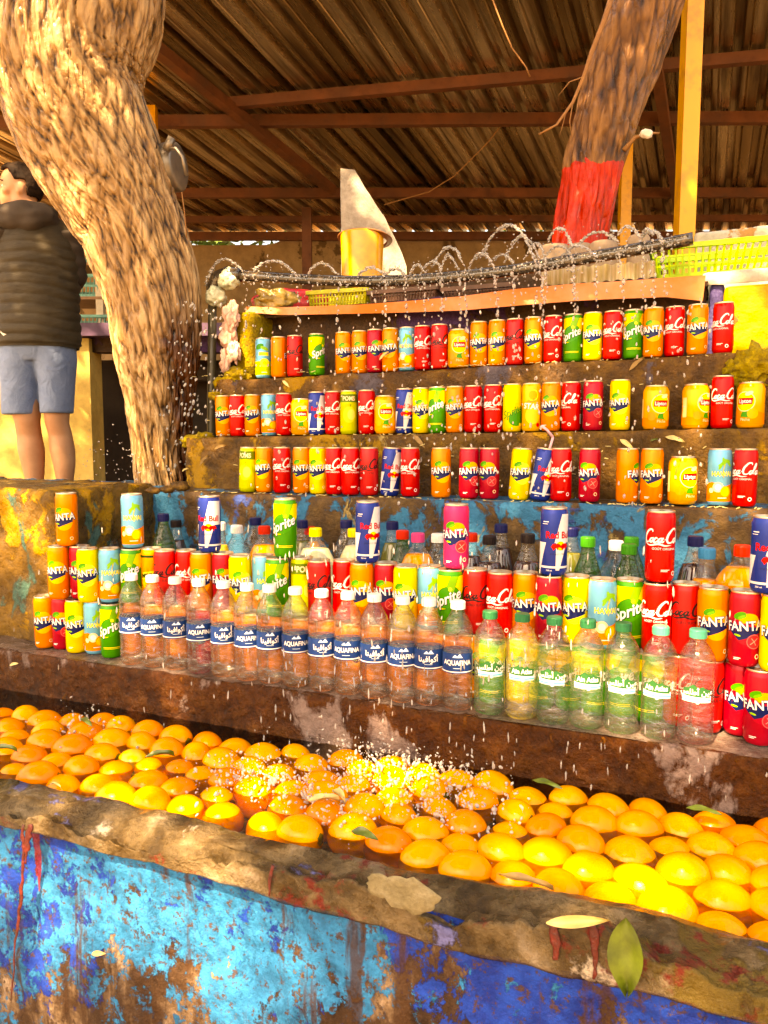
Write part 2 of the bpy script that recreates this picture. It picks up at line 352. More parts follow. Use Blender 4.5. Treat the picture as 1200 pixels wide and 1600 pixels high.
# ------------------------------------------------------------------ can printing: flat shapes, cut into strips and wrapped round the can
INK = {}; PRINTS = set()
def ink(c, rough=.3, metal=.15):
    key = (c, rough)
    if key not in INK: INK[key] = plain('ink_%02x%02x%02x' % tuple(int(255*x) for x in c), c, .2, .05, .04, 60, spec=.22)
    return INK[key]
WHITE=(.86,.84,.80); NAVY=(.004,.010,.075); ORG=(.86,.20,.006); ORG2=(.95,.38,.02); RED=(.56,.004,.006); RED2=(.40,.004,.018)
YEL=(.92,.62,.008); YEL2=(.98,.78,.06); GRN=(.018,.25,.008); LIME=(.36,.55,.01); DGRN=(.006,.045,.004); BLU=(.006,.025,.22); SKYB=(.10,.42,.62)
BLACK=(.02,.012,.012); SILV=(.62,.62,.62); CREAM=(.85,.68,.38); PINK=(.75,.02,.12); LIPT=(.90,.36,.02)
class Print:
    def __init__(s, R): s.R = R; s.items = []; s.k = 0
    def poly(s, pts, c, lay=None):
        tri = geometry.tessellate_polygon([[Vector((x, y, 0)) for x, y in pts]])
        s.k += 1; s.items.append(([(x, y) for x, y in pts], [tuple(t) for t in tri], c, s.k if lay is None else lay)); return s
    def rect(s, x0, y0, x1, y1, c): return s.poly([(x0, y0), (x1, y0), (x1, y1), (x0, y1)], c)
    def disc(s, x, y, r, c, ry=None, a0=0, a1=360, n=20, rot=0):
        ry = ry or r; q = math.radians(rot); pts = []
        for i in range(n):
            g = math.radians(a0 + (a1-a0)*i/(n if a1-a0 == 360 else n-1)); u, v = r*math.cos(g), ry*math.sin(g)
            pts.append((x+u*math.cos(q)-v*math.sin(q), y+u*math.sin(q)+v*math.cos(q)))
        return s.poly(pts, c)
    def ring(s, x, y, r, wd, c, a0=0, a1=360, n=24):
        return s.stroke([(x+r*math.cos(math.radians(a0+(a1-a0)*i/n)), y+r*math.sin(math.radians(a0+(a1-a0)*i/n))) for i in range(n+1)], wd, c, False)
    def stroke(s, pts, wd, c, smooth=True):
        if smooth and len(pts) > 2:
            q = []
            for i in range(len(pts)-1):
                p0, p1, p2, p3 = pts[max(i-1,0)], pts[i], pts[i+1], pts[min(i+2, len(pts)-1)]
                for j in range(5):
                    t = j/5
                    q.append(tuple(.5*((2*p1[a]) + (-p0[a]+p2[a])*t + (2*p0[a]-5*p1[a]+4*p2[a]-p3[a])*t*t + (-p0[a]+3*p1[a]-3*p2[a]+p3[a])*t**3) for a in (0, 1)))
            q.append(pts[-1]); pts = q
        n = len(pts); v = []; f = []
        for i, (x, y) in enumerate(pts):
            ax, ay = pts[max(i-1, 0)]; bx, by = pts[min(i+1, n-1)]; dx, dy = bx-ax, by-ay; L = math.hypot(dx, dy) or 1
            if callable(wd): h = wd(i/(n-1))/2
            else: h = wd/2*(1 if 0 < i < n-1 else .6)
            # pen held at a slant: thick down strokes
            v += [(x-dy/L*h, y+dx/L*h), (x+dy/L*h, y-dx/L*h)]
        for i in range(n-1): f += [(2*i, 2*i+1, 2*i+3), (2*i, 2*i+3, 2*i+2)]
        s.k += 1; s.items.append((v, f, c, s.k)); return s
    def text(s, body, x, y, h, c, bold=0, shear=0, rot=0, sx=1, align='CENTER'):
        cu = bpy.data.curves.new('lettering', 'FONT'); cu.body = body; cu.resolution_u = 3; cu.offset = bold; cu.shear = shear
        o = bpy.data.objects.new('lettering', cu); COL.objects.link(o)
        m = o.evaluated_get(bpy.context.evaluated_depsgraph_get()).to_mesh()
        vs = [(v.co.x, v.co.y) for v in m.vertices]; fs = []
        for p in m.polygons:
            q = list(p.vertices)
            for i in range(1, len(q)-1): fs.append((q[0], q[i], q[i+1]))
        bpy.data.objects.remove(o); bpy.data.curves.remove(cu)
        x0 = min(v[0] for v in vs); x1 = max(v[0] for v in vs); k = h/.7; r = math.radians(rot)
        mid = (x0+x1)/2
        out = []
        for u, v_ in vs:
            u = (u-mid)*k*sx; v_ = v_*k
            out.append((x+u*math.cos(r)-v_*math.sin(r), y+u*math.sin(r)+v_*math.cos(r)))
        s.k += 1; s.items.append((out, fs, c, s.k)); return s
    def mesh(s, name):
        R = s.R*1000; bm = bmesh.new(); cols = []
        for pts, fs, c, lay in s.items:
            if c not in cols: cols.append(c)
            mi = cols.index(c); d = .00012 + lay*.00003
            vv = [bm.verts.new((x, y, d*1000)) for x, y in pts]
            for t in fs:
                if len(set(t)) < 3: continue
                try: f = bm.faces.new([vv[i] for i in t]); f.material_index = mi
                except ValueError: pass
        step = R*math.radians(7)
        x = -R*PI
        while x < R*PI:
            bmesh.ops.bisect_plane(bm, geom=bm.verts[:]+bm.edges[:]+bm.faces[:], plane_co=(x, 0, 0), plane_no=(1, 0, 0), dist=1e-4)
            x += step
        for v in bm.verts:
            r = s.R + v.co.z/1000; g = v.co.x/R - PI/2
            v.co = Vector((r*math.cos(g), r*math.sin(g), v.co.y/1000))
        bm.normal_update()
        for f in bm.faces:
            c_ = f.calc_center_median(); c_.z = 0
            if f.normal.dot(c_) < 0: f.normal_flip()
            f.smooth = False
        m = bpy.data.meshes.new(name); bm.to_mesh(m); bm.free(); PRINTS.add(m.name)
        for c in cols: m.materials.append(ink(c))
        return m

def fanta(R, base, slice_c, circle_c, pom=False):
    p = Print(R)
    p.disc(3, 72, 25, circle_c).disc(3, 72, 23.2, base)
    p.disc(6, 84, 17, slice_c if not pom else ORG2, 13)
    p.disc(4, 60, 22, slice_c if not pom else base, 20)
    p.poly([(-27,62),(-10,48),(26,62),(27,72),(-26,76)], NAVY)
    p.disc(-10, 92, 11, (.03,.28,.01), 6, rot=25).disc(-6, 90, 8, (.12,.42,.02), 3, rot=25)
    for dx, dy in ((0,-1.3),(1.0,.4)): p.text('FANTA', 0+dx, 66+dy, 16.5, NAVY, .045, 0, 5, .88)
    p.text('FANTA', 0, 66, 16.5, WHITE, .018, 0, 5, .88)
    p.disc(-13, 57, 6, (.25,.5,.02), 1.8, rot=-10)
    if pom:
        p.disc(15, 47, 13, (.80,.10,.10)).disc(15, 47, 11.5, (.55,.02,.03)).stroke([(8,42),(15,47),(22,53)], 1.4, (.85,.25,.2)).stroke([(10,53),(15,47),(19,40)], 1.2, (.85,.25,.2))
    p.disc(22, 20, 4.5, CREAM).disc(22, 20, 3, base)
    p.rect(-18, 16, -6, 17.2, WHITE).rect(-18, 13.5, -9, 14.7, WHITE)
    p.text('0.25 L', 66, 18, 4, WHITE); p.rect(58, 38, 76, 70, WHITE)
    for i in range(7): p.rect(60+i*2.2, 40, 61+i*2.2, 68, BLACK)
    return p
def cola(R, c, ink_c, zero=False):
    p = Print(R); sh = lambda pts, ox=0, oy=0, k=1: [((x*k+ox) + .32*(y*k), y*k+oy) for x, y in pts]
    O = (-40, 76); T = lambda t: 1.3 + 2.6*math.sin(PI*min(1, max(0, t)))
    def C(ox, k=1): p.stroke(sh([(15,19),(13,23),(7,23),(1.5,15),(1,6),(5,0),(11,0),(16,5)], O[0]+ox, O[1], k), lambda t: 1.2+3.*math.sin(PI*t), ink_c)
    def oo(ox): p.stroke(sh([(6,8),(2,7),(.5,3),(3,0),(6,2),(6.5,6),(5,9)], O[0]+ox, O[1]), T, ink_c)
    def cc(ox): p.stroke(sh([(6,7),(3,8.5),(.5,4),(2,0),(5,0),(8,4)], O[0]+ox, O[1]), T, ink_c)
    def aa(ox): oo(ox); p.stroke(sh([(8,9),(7,2),(9,0),(11,3)], O[0]+ox, O[1]), 2., ink_c)
    C(0); oo(14); cc(22); aa(30); p.stroke(sh([(41,5),(45,6)], O[0], O[1]), 2, ink_c)
    C(44, 1.08); oo(59); p.stroke(sh([(66,3),(71,14),(72,22),(69,23),(67.5,14),(68,2),(71,1)], O[0], O[1]), T, ink_c); aa(73)
    p.stroke([(-36,74),(-24,70),(-8,73),(4,70),(16,71)], lambda t: 3.0*math.sin(PI*t)+.3, ink_c)
    if zero: p.text('ZERO SUCRE', -2, 60, 5, BLACK)
    else: p.text('GOÛT ORIGINAL', 4, 62, 4.2, WHITE)
    p.rect(-2, 24, 14, 25.2, WHITE).rect(-2, 21.5, 10, 22.5, WHITE)
    p.disc(24, 18, 4.5, WHITE).disc(24, 18, 3, c)
    p.text('Cola', 64, 104, 6, WHITE)
    for i in range(6): p.rect(58, 88-i*6, 74, 90-i*6, (.8,.5,.45))
    p.rect(56, 20, 76, 46, WHITE)
    for i in range(8): p.rect(58+i*2.2, 22, 59+i*2.2, 44, BLACK)
    return p
def sprite(R):
    p = Print(R); n = 24; W = R*1000*PI-.1
    top = [(-W+2*W*i/n, 78+26*math.sin(i/n*2*PI+2.2)) for i in range(n+1)]
    p.poly(top + [(W, 122), (-W, 122)], YEL)
    p.disc(-2, 78, 30, GRN, 22, rot=25)
    p.poly([(10,88),(24,122),(4,122),(-4,100)], (.16,.42,.02))
    p.text('Sprite', 1, 65, 21, DGRN, .05, .35, 22, .95); p.text('Sprite', 0, 66, 21, WHITE, .022, .35, 22, .95)
    p.disc(4, 95, 4, YEL2)
    p.rect(-20, 27, 22, 28.3, YEL2).rect(-20, 24, 22, 25, YEL2); p.rect(58, 30, 74, 60, WHITE)
    for i in range(6): p.rect(60+i*2.2, 32, 61+i*2.2, 58, BLACK)
    return p
def sprite_y(R):
    p = Print(R); p.disc(14, 40, 30, GRN, 22, rot=30); p.text('Sprite', 0, 48, 20, DGRN, .03, .35, 22, .95)
    p.text('Sprite', -.5, 48.6, 20, (.18,.45,.02), .0, .35, 22, .95); p.disc(22, 20, 5, YEL2); return p
def redbull(R):
    p = Print(R)
    for ox in (-83.2, -41.6, 0, 41.6):
        if ox in (0, -83.2):
            p.poly([(ox+12,122),(ox+41.5,122),(ox+41.5,66),(ox-2,66)], SILV); p.poly([(ox+1,66),(ox+24,66),(ox+8,12),(ox+1,12)], SILV)
            p.poly([(ox+41.5,66),(ox+64,66),(ox+50,12),(ox+34,12)], SILV) if ox < 0 else None
    p.disc(10, 60, 9, YEL)
    for k in (-1, 1):
        x = 10+k*9
        p.poly([(x-10,58),(x-6,64),(x+4,65),(x+9,62),(x+11,56),(x+5,57),(x+4,51),(x,56),(x-5,51),(x-7,55)], RED)
    p.text('Red Bull', 8, 75, 13, RED, .03, 0, 0, .9); p.text('ENERGY DRINK', 8, 42, 3.6, NAVY)
    p.text('Red Bull', -74, 75, 13, RED, .03, 0, 0, .9)
    p.rect(-83, 16, 83, 20, SILV); p.text('250 ml', -12, 10, 3, WHITE); p.rect(-26, 106, -14, 107.5, WHITE); p.rect(-28, 102, -16, 103, WHITE)
    return p
def lipton(R):
    p = Print(R); W = 100
    p.poly([(-W,10),(W,10),(W,30),(30,42),(-20,28),(-W,40)], ORG)
    p.disc(2, 66, 25, CREAM).disc(2, 66, 23, YEL).poly([(-4,40),(24,44),(14,26),(-8,28)], GRN)
    p.disc(22, 36, 13, ORG2).disc(-22, 34, 11, (.8,.25,.02)).disc(12, 86, 10, CREAM, 5, rot=20)
    p.poly([(-17,59),(20,59),(22,75),(-15,75)], RED); p.text('Lipton', 2, 62.5, 9.5, WHITE, .02, 0, 0, .9)
    p.text('Pêche', 4, 18, 7, CREAM); p.rect(70, 20, 88, 60, WHITE)
    for i in range(8): p.rect(71+i*2.2, 22, 72+i*2.2, 58, BLACK)
    p.rect(-64, 30, -50, 80, (.95,.62,.25)); return p
def poms(R):
    p = Print(R); W = R*1000*PI-.1
    p.rect(-W, 98, W, 122, (.09,.16,.01)); p.rect(-W, 12, W, 96, (.42,.48,.012)); p.text('POMS', 0, 103, 13, CREAM, .03, 0, 0, .85)
    p.disc(2, 60, 21, (.55,.60,.03), 25); p.disc(8, 60, 12, (.62,.66,.10), 16); p.stroke([(4,84),(6,92)], 2, DGRN); p.text('POMS', 83, 103, 10, CREAM, .03); return p
def tropic(R):
    p = Print(R); W = R*1000*PI-.1
    p.poly([(-W,10),(W,10),(W,46),(36,54),(10,46),(-20,56),(-50,48),(-W,46)], ORG)
    for a in range(5): p.disc(8+9*math.cos(a*1.1), 100+6*math.sin(a*1.7), 11, (.16,.45,.03), 3.4, rot=a*38-50)
    p.stroke([(8,98),(4,80),(6,66)], 2.4, (.5,.42,.1)); p.text('HAWAI', 2, 70, 11, YEL2, .03, 0, 0, .9)
    p.disc(-6, 44, 12, CREAM).disc(-6, 44, 7, WHITE).disc(12, 34, 13, ORG2).disc(12, 34, 10, YEL).disc(-22, 36, 6, CREAM)
    p.rect(-6, 18, 14, 19.5, WHITE)
    for a in range(5): p.disc(-70+9*math.cos(a*1.1), 100+6*math.sin(a*1.7), 11, (.16,.45,.03), 3.4, rot=a*38-50)
    p.disc(74, 50, 10, (.3,.55,.6), 30); return p
def tropic_g(R):
    p = Print(R); W = R*1000*PI-.1
    p.rect(-W, 10, W, 56, LIME); p.disc(-14, 104, 16, GRN, 9, rot=20).disc(4, 98, 14, (.2,.5,.03), 6, rot=-20)
    p.rect(-16, 74, 18, 86, YEL2); p.disc(4, 50, 17, YEL2, 15).disc(4, 50, 6, LIME); p.rect(-6, 18, 12, 19.5, WHITE); return p
def mirin(R):
    p = Print(R); p.disc(0, 50, 26, YEL, 20).disc(10, 42, 16, ORG2); p.poly([(-26,58),(26,64),(28,82),(-24,76)], YEL2); p.text('MIRINDA', 0, 64, 10, DGRN, .05, 0, 5, .85)
    p.rect(-60, 112, 60, 118, DGRN); return p
def starcan(R):
    p = Print(R); p.disc(4, 100, 16, YEL2).disc(4, 100, 13, ORG2).disc(4, 44, 22, (.95,.55,.04), 24)
    p.text('\uFEE2\uFEF4\uFEF3\uFE8D\uFEE7', 0, 82, 9, DGRN, .01); p.text('STAR', 0, 62, 15, DGRN, .06, 0, -6, .9); p.text('STAR', 0, 62, 15, WHITE, .03, 0, -6, .9); p.disc(20, 18, 6, RED); return p

def lathe_mesh(name, prof, n, mat, close=False):
    b = MB(); b.lathe(prof, n, close=close); return mesh(name, b.v, b.f, mat)
M['rimmetal'] = plain('gilt_aluminium', (.75,.60,.42), .28, .9, .08)
R1, H1 = .0265, .134
R2, H2 = .0330, .115
slim = [(.019,.003),(.021,0),(.0235,.002),(R1,.010),(R1,.121),(.0255,.125),(.0240,.1305)]
short = [(.024,.003),(.026,0),(.029,.002),(R2,.011),(R2,.098),(.031,.104),(.0275,.111)]
def lid_mesh(r, h):
    b = MB(); b.lathe([(r-.0003,h-.0045),(r+.0006,h-.002),(r+.0004,h),(r-.0012,h-.0002),(r-.002,h-.004),(r*.45,h-.0042),(.0001,h-.0042)], 32)
    b.lathe([(.0075,h-.0040),(.0075,h-.0026),(.0040,h-.0026),(.0040,h-.0040)], 14, (0, -.006, 0)); b.box((0, .004, h-.0033), (.006, .014, .0012))
    return mesh('can_lid', b.v, b.f, M['rimmetal'])
LID1, LID2 = lid_mesh(.0240, H1), lid_mesh(.0275, H2)
KIND = {}
def kind(key, adj, base, pr, form=0, zero=False):
    m_ = plain('can_paint_'+key.lower(), base, .2, .25, .05, 18, spec=.3)
    b = lathe_mesh('can_body', slim if form == 0 else short, 48, m_)
    KIND[key] = (adj, b, pr.mesh('printed_design'), LID1 if form == 0 else LID2, R1 if form == 0 else R2)
kind('F', 'orange soda can', ORG, fanta(R1, ORG, ORG2, (.95,.45,.12)))
kind('Fr', 'dark red soda can', RED2, fanta(R1, RED2, (.7,.05,.04), (.75,.2,.2), True))
kind('Fm', 'pink red soda can', PINK, fanta(R1, PINK, (.7,.05,.04), (.9,.3,.3), True))
kind('Fl', 'yellow soda can', YEL, fanta(R1, YEL, YEL2, (.98,.85,.35)))
kind('C', 'red cola can', RED, cola(R1, RED, WHITE))
kind('Cz', 'red zero cola can', (.58,.012,.014), cola(R1, RED, BLACK, True))
kind('S', 'green lemonade can', GRN, sprite(R1))
kind('Sy', 'yellow lemonade can', YEL, sprite_y(R1))
kind('R', 'blue and silver can', BLU, redbull(R1))
kind('L', 'stubby ice tea can', LIPT, lipton(R2), 1)
kind('P', 'lime green can', (.42,.48,.012), poms(R1))
kind('T', 'blue palm can', SKYB, tropic(R1))
kind('Tg', 'blue and green can', SKYB, tropic_g(R1))
kind('G', 'orange can', (.88,.30,.01), mirin(R1))
kind('O', 'orange slice can', (.90,.42,.02), starcan(R1))

ORD = 'zeroth first second third fourth fifth sixth seventh eighth ninth tenth eleventh twelfth thirteenth fourteenth fifteenth sixteenth seventeenth eighteenth nineteenth twentieth'.split()
def ordinal(i):
    if i <= 20: return ORD[i]
    tens = {2: 'twenty', 3: 'thirty', 4: 'forty'}[i//10]
    return tens+'-'+ORD[i % 10] if i % 10 else {2: 'twentieth', 3: 'thirtieth', 4: 'fortieth'}[i//10]
NCAN = 0
def can(key, loc, rz, tilt, label, group):
    global NCAN
    adj, b, pr, lid, r = KIND[key]
    o = empty('drink_can', loc, label, 'drink can', group); o.rotation_euler = (tilt[1], tilt[0], rz)
    body = link('can_body', b, o); link('printed_design', pr, body); link('can_lid', lid, o); NCAN += 1
    return o
def row(items, z, t, where, group, zig=0.):
    """items: (column in the photo, kind[, turn, lean]); z, t numbers or functions of s"""
    L = []
    for it in items:
        px, key = it[0], it[1]; turn = it[2] if len(it) > 2 else None; lean = it[3] if len(it) > 3 else 0
        t0 = (t(px) if callable(t) else t)+(zig if len(L) % 2 else -zig); zz = z(s_at(px, t0, .0)) if callable(z) else z
        L.append([s_at(px, t0, zz+.067), t0, key, turn, lean, it[4] if len(it) > 4 else None])
    for _ in range(60):
        for a, b in zip(L, L[1:]):
            need = KIND[a[2]][4]+KIND[b[2]][4]+.0008; dt = abs(a[1]-b[1]); need = math.sqrt(max(need*need-dt*dt, 0)); d = b[0]-a[0]
            if d < need: a[0] -= (need-d)/2; b[0] += (need-d)/2
    n = len(L)
    for i, (s, t0, key, turn, lean, note) in enumerate(L):
        zz = z(s) if callable(z) else z
        p = P(s, t0 + (random.uniform(-.006, .006) if note is None else 0), zz)
        view = math.atan2(p.x, p.y)       # turn 0: print faces the camera
        rz = -view + math.radians(turn if turn is not None else random.uniform(-28, 22))
        adj = KIND[key][0]
        nb = KIND[L[i-1][2]][0] if i else (KIND[L[1][2]][0] if n > 1 else '')
        lab = '%s, %s, %s from left' % (adj, where, ordinal(i+1)) if n > 1 else '%s, %s' % (adj, where)
        if n > 1: lab += (', right of %s' if i else ', left of %s') % nb.replace(' can', '').replace(' soda', '')
        o = can(key, p, rz, (math.radians(lean), 0), lab, group)
        # dents and leaning stay tiny: real cans never stand perfectly alike
        if not lean: o.rotation_euler.x += random.uniform(-.006, .006); o.rotation_euler.y += random.uniform(-.006, .006)
    return L
Z3 = -.150
Z2 = lambda s: .0175 + .0105*(s+1.47)
Z1 = lambda s: .214 + .0145*(s+1.33)
ZB = -.53
row([(412,'Tg',0),(437,'F',115),(462,'Cz'),(496,'S',40),(536,'F',8),(562,'F',0),(587,'Fr'),(611,'F'),(635,'T'),(660,'C'),(688,'Cz'),(716,'L',0),(748,'F',0),(777,'F',0),(804,'Cz'),(834,'F',-12),(864,'C',-25),(895,'S',-12),(926,'Fl',0),(957,'C',-12),(989,'S',5),(1021,'F',-8),(1054,'C',-12),(1090,'F',5),(1130,'C',-30)],
    Z1, 2.275, 'top step', 'cans on the top step')
row([(351,'F',-10),(372,'C'),(395,'F',-14),(420,'T',0),(444,'C',-5),(470,'L',-5),(495,'R',0),(521,'C',-22),(545,'P',0),(572,'C',-18),(602,'L',0),(631,'R',-8),(659,'Fl',4),(684,'S',-22),(711,'F',-8),(740,'C',-14),(771,'C',-14),(802,'Sy',8),(831,'O',0),(860,'F',-14),(892,'C',-62),(927,'Fr',0),(969,'Fl',-8),(1025,'L',20),(1087,'L',48),(1128,'C',10),(1173,'L',-28)],
    Z2, 2.165, 'middle step', 'cans on the middle step')
r3 = row([(388,'P',-28,2),(412,'F',-25),(441,'C',-8),(470,'F',-15),(497,'Fl',-15),(523,'C',-25),(549,'C',5),(576,'Cz',-12),(607,'R',0,4),(640,'C',-20),(690,'F',2),(733,'Fr',6),(764,'Fr',-18),(811,'Fl',2,4,'x'),(842,'R',10,8,'x'),(877,'C',-14,0,'x'),(921,'Fr',-14),(980,'F',75),(1018,'F',4),(1067,'L',28),(1125,'T',8),(1163,'C',-26)],
    Z3, 1.975, 'lower step', 'cans on the lower step')
tt = lambda px: interp(px, [(60,1.468),(178,1.468),(215,1.512),(1100,1.516),(1128,1.505),(1165,1.478)])
hid = []
seq = 'F F F Fr F F F F F F F F F F F S Fl S S S S S C Cz'.split()
for i, kk in enumerate(seq): hid.append((206+i*(1090-206)/(len(seq)-1), kk, random.uniform(30, 60) if kk == 'F' else None))
row([(72,'F',-22),(96,'Fr',-18),(122,'Fl',-8),(148,'T',0),(175,'S',-5)] + hid + [(1127,'Fr',12),(1165,'Fr',5),(1206,'Fl',14)],
    ZB, tt, 'bottom of stack', 'bottom layer of stacked cans', .008)
row([(101,'F',-22),(124,'Fr',-10),(148,'Fl',-14),(173,'T',0),(201,'S',-24),(230,'G',0),(260,'Cz',-10),(291,'C',-6),(320,'F',-12),(348,'Fr',4),(379,'Fl',4),(410,'T',10),(440,'S',-10),(468,'P',12),(502,'Cz',-22),(534,'C',-16),(567,'F',-16),(600,'Fr',-10),(635,'Fl',-14),(670,'T',5),(706,'S',-8),(742,'Cz',6),(782,'C',-20),(819,'F',0),(858,'Fr',-4),(899,'Fl',-14),(941,'T',14),(983,'S',6),(1026,'C',-12),(1072,'Cz',14),(1117,'F',8),(1165,'Fr',4),(1206,'Fl',12)],
    ZB+H1, lambda px: tt(px)+.004, 'second layer of stack', 'second layer of stacked cans', .010)
for px, key, turn, wh in ((103,'F',-26,'leftmost single can on top of the stack'),(205,'T',-4,'topmost on stack beside tall green capped bottle'),(325,'R',-28,'leftmost blue can on top of the stack'),(445,'S',-10,'on top of the stack, highest green one'),
                      (573,'R',6,'on top of the stack, second highest blue from left'),(712,'Fm',-8,'on top of the stack in the middle'),(865,'R',8,'on top of stack right of dark bottle'),(1031,'C',10,'on top of the stack at the right'),(1199,'R',0,'on top of the stack cut by the right edge')):
    row([(px, key, turn)], ZB+2*H1, lambda q: tt(q)+.004, wh, 'single cans topping the stack')
# drinking straw in the leaning can
s_ = s_at(842, 1.975, -.03)
a = att(858, 704, 1.965); b_ = att(864, 683, 1.96); c_ = att(846, 665, 1.955)
mb = MB(); mb.tube([att(852, 722, 1.972), a, b_], .0032, 10); mb.tube([b_, (b_+c_)/2+Vector((0,0,.003)), c_], .0032, 10)
M['straw'] = plain('pink_straw', (.80,.42,.48), .35)
tag(mb.build('drinking_straw', M['straw'], origin=a), 'pink bent drinking straw standing in the leaning blue can', 'straw')

# ------------------------------------------------------------------ bottles
def bottle_prof(r, h, ribs=True, waist=True):
    pr = [(.0001,.004),(r*.6,.002),(r*.86,0),(r*.98,.006),(r,.014)]
    n = 34; lo, hi = .014, h*.70
    for i in range(1, n):
        z = lo+(hi-lo)*i/n; q = 1
        if ribs: q -= .025*(.5+.5*math.sin(z*2*PI/.017))
        if waist and h*.33 < z < h*.53: q = .965
        pr.append((r*q, z))
    for q, z in ((1,.70),(.97,.745),(.88,.79),(.72,.84),(.52,.885),(.36,.92),(.34,.955)): pr.append((max(r*q, .0125), h*z))
    pr.append((.0001, h*.956)); return pr
def cap_mesh(name, h0, r, hh, mat):
    b = MB(); n = 36; prof = [(r,h0),(r,h0+hh*.25),(r*.99,h0+hh*.85),(r*.9,h0+hh),(.0001,h0+hh)]
    v = []; f = []
    for j, (q, z) in enumerate(prof):
        for k_ in range(n):
            g = 2*PI*k_/n; qq = q*(1+(.03 if k_ % 2 and j in (1, 2) else 0)); v.append((qq*math.cos(g), qq*math.sin(g), z))
    for j in range(len(prof)-1):
        for k_ in range(n): f.append((j*n+k_, j*n+(k_+1) % n, (j+1)*n+(k_+1) % n, (j+1)*n+k_))
    b.add(v, f); return mesh(name, b.v, b.f, mat, smooth=False)
CAPC = {'white': plain('white_cap', (.80,.78,.74), .4, spec=.3), 'green': plain('green_cap', (.006,.13,.05), .4, spec=.2), 'mint': plain('mint_cap', (.03,.36,.24), .4, spec=.3), 'navy': plain('navy_cap', (.004,.006,.06), .4, spec=.2),
        'black': plain('black_cap', (.012,.006,.006), .4, spec=.2), 'red': plain('red_cap', (.62,.02,.006), .4, spec=.2), 'yellow': plain('yellow_cap', (.85,.65,.02), .4), 'pink': plain('pink_cap', (.65,.05,.20), .4, spec=.2),
        'blue': plain('light_blue_cap', (.008,.20,.42), .4, spec=.2), 'lgreen': plain('grass_green_cap', (.015,.24,.015), .4, spec=.2)}
AR_AQ = '\uFE8E\uFEE8\uFEF4\uFED3\uFE8D\uFEEE\uFEDB\uFE83'
AR_AT = '\uFEB2\uFEE0\uFEC3\uFE83 \uFEE6\uFEF4\uFECB'
def aqua_print(r, ar):
    p = Print(r); W = r*1000*PI-.1
    p.rect(-W, 78, W, 80, WHITE); p.poly([(-10,108),(-4,114),(0,110),(5,116),(11,108)], (.5,.65,.8))
    if ar: p.text(AR_AQ, 0, 92, 11, WHITE, .018, 0, 0, .95)
    else: p.text('AQUAFINA', 0, 93, 9.5, WHITE, .02, 0, 0, .86)
    p.rect(-8, 86, 8, 87, (.5,.65,.8)); p.rect(36, 80, 44, 112, WHITE)
    for i in range(7): p.rect(36.5, 82+i*4, 43.5, 83.6+i*4, NAVY)
    return p.mesh('printed_lettering')
def atlas_print(r, ar):
    p = Print(r)
    p.rect(-26, 79, 26, 89, (.72,.78,.76)); p.rect(-26, 79.5, 26, 83, (.05,.36,.52))
    p.poly([(-24,88),(24,86),(25,99),(14,102),(10,106),(4,103),(-6,109),(-14,103),(-23,101)], (.015,.10,.03))
    if ar: p.text(AR_AT, 0, 91, 9.5, WHITE, .015)
    else: p.text('Ain Atlas', 0, 91, 9, WHITE, .02, 0, 0, .85)
    p.disc(2, 78, 3.4, (.4,.55,.5)); p.rect(-26, 77.4, 26, 78.4, (.5,.62,.6))
    return p.mesh('printed_lettering')
LBL = plain('navy_label_film', (.006,.035,.15), .22, .1, .1, spec=.3)
def band(r, z0, z1, mat, a0=-180, a1=180):
    b = MB(); n = 40; v = []; f = []
    for i in range(n+1):
        g = math.radians(a0+(a1-a0)*i/n-90)
        for z in (z0, z1): v.append((r*math.cos(g), r*math.sin(g), z))
    for i in range(n): f.append((2*i, 2*i+2, 2*i+3, 2*i+1))
    b.add(v, f); return mesh('label_band', b.v, b.f, mat)
RB = .0305
AQ = lathe_mesh('bottle_body', bottle_prof(RB, .214), 40, M['pet']); AT = lathe_mesh('bottle_body', bottle_prof(.0310, .200), 40, M['pet'])
AQC = cap_mesh('screw_cap', .214*.935, .0148, .0155, CAPC['white']); ATC = cap_mesh('screw_cap', .2*.93, .0146, .015, CAPC['green']); ATM = cap_mesh('screw_cap', .2*.93, .0146, .015, CAPC['mint'])
AQL = band(RB+.0004, .076, .116, LBL); AQP = [aqua_print(RB+.0006, i) for i in (0, 1)]; ATP = [atlas_print(.0316, i) for i in (0, 1)]
def small_bottle(px, atlas, ar, i, n, cap=None):
    t = 1.443 + random.uniform(-.003, .003); s = s_at(px, t, ZB+.1); p = P(s, t, ZB)
    if not atlas: lab = '%s from left among small water bottles, white cap and navy %s label' % (ordinal(i), 'Arabic' if ar else 'Latin'); lab = lab[0].upper()+lab[1:]
    else: lab = '%s capped water bottle with mountain label in %s script, %s of its kind' % ('mint' if cap is ATM else 'green', 'Arabic' if ar else 'Latin', ordinal(i))
    o = empty('water_bottle', p, lab, 'water bottle', 'small water bottles along the shelf front', -math.atan2(p.x, p.y)+math.radians(random.uniform(-10, 8)))
    b = link('bottle_body', AT if atlas else AQ, o); link('screw_cap', cap or AQC, o)
    if not atlas: l_ = link('label_band', AQL, o); link('printed_lettering', AQP[ar], l_)
    else: link('printed_lettering', ATP[ar], o)
for i, px in enumerate((207,240,275,312,350,387,422,462,503,544,585,629,670,715)): small_bottle(px, False, (i % 2 == 0) if i < 7 else (i % 2 == 0), i+1, 14)
for i, px in enumerate((765,815,865,917,972,1030,1088)): small_bottle(px, True, i % 2 == 0, i+1, 7, ATC if i < 5 else ATM)

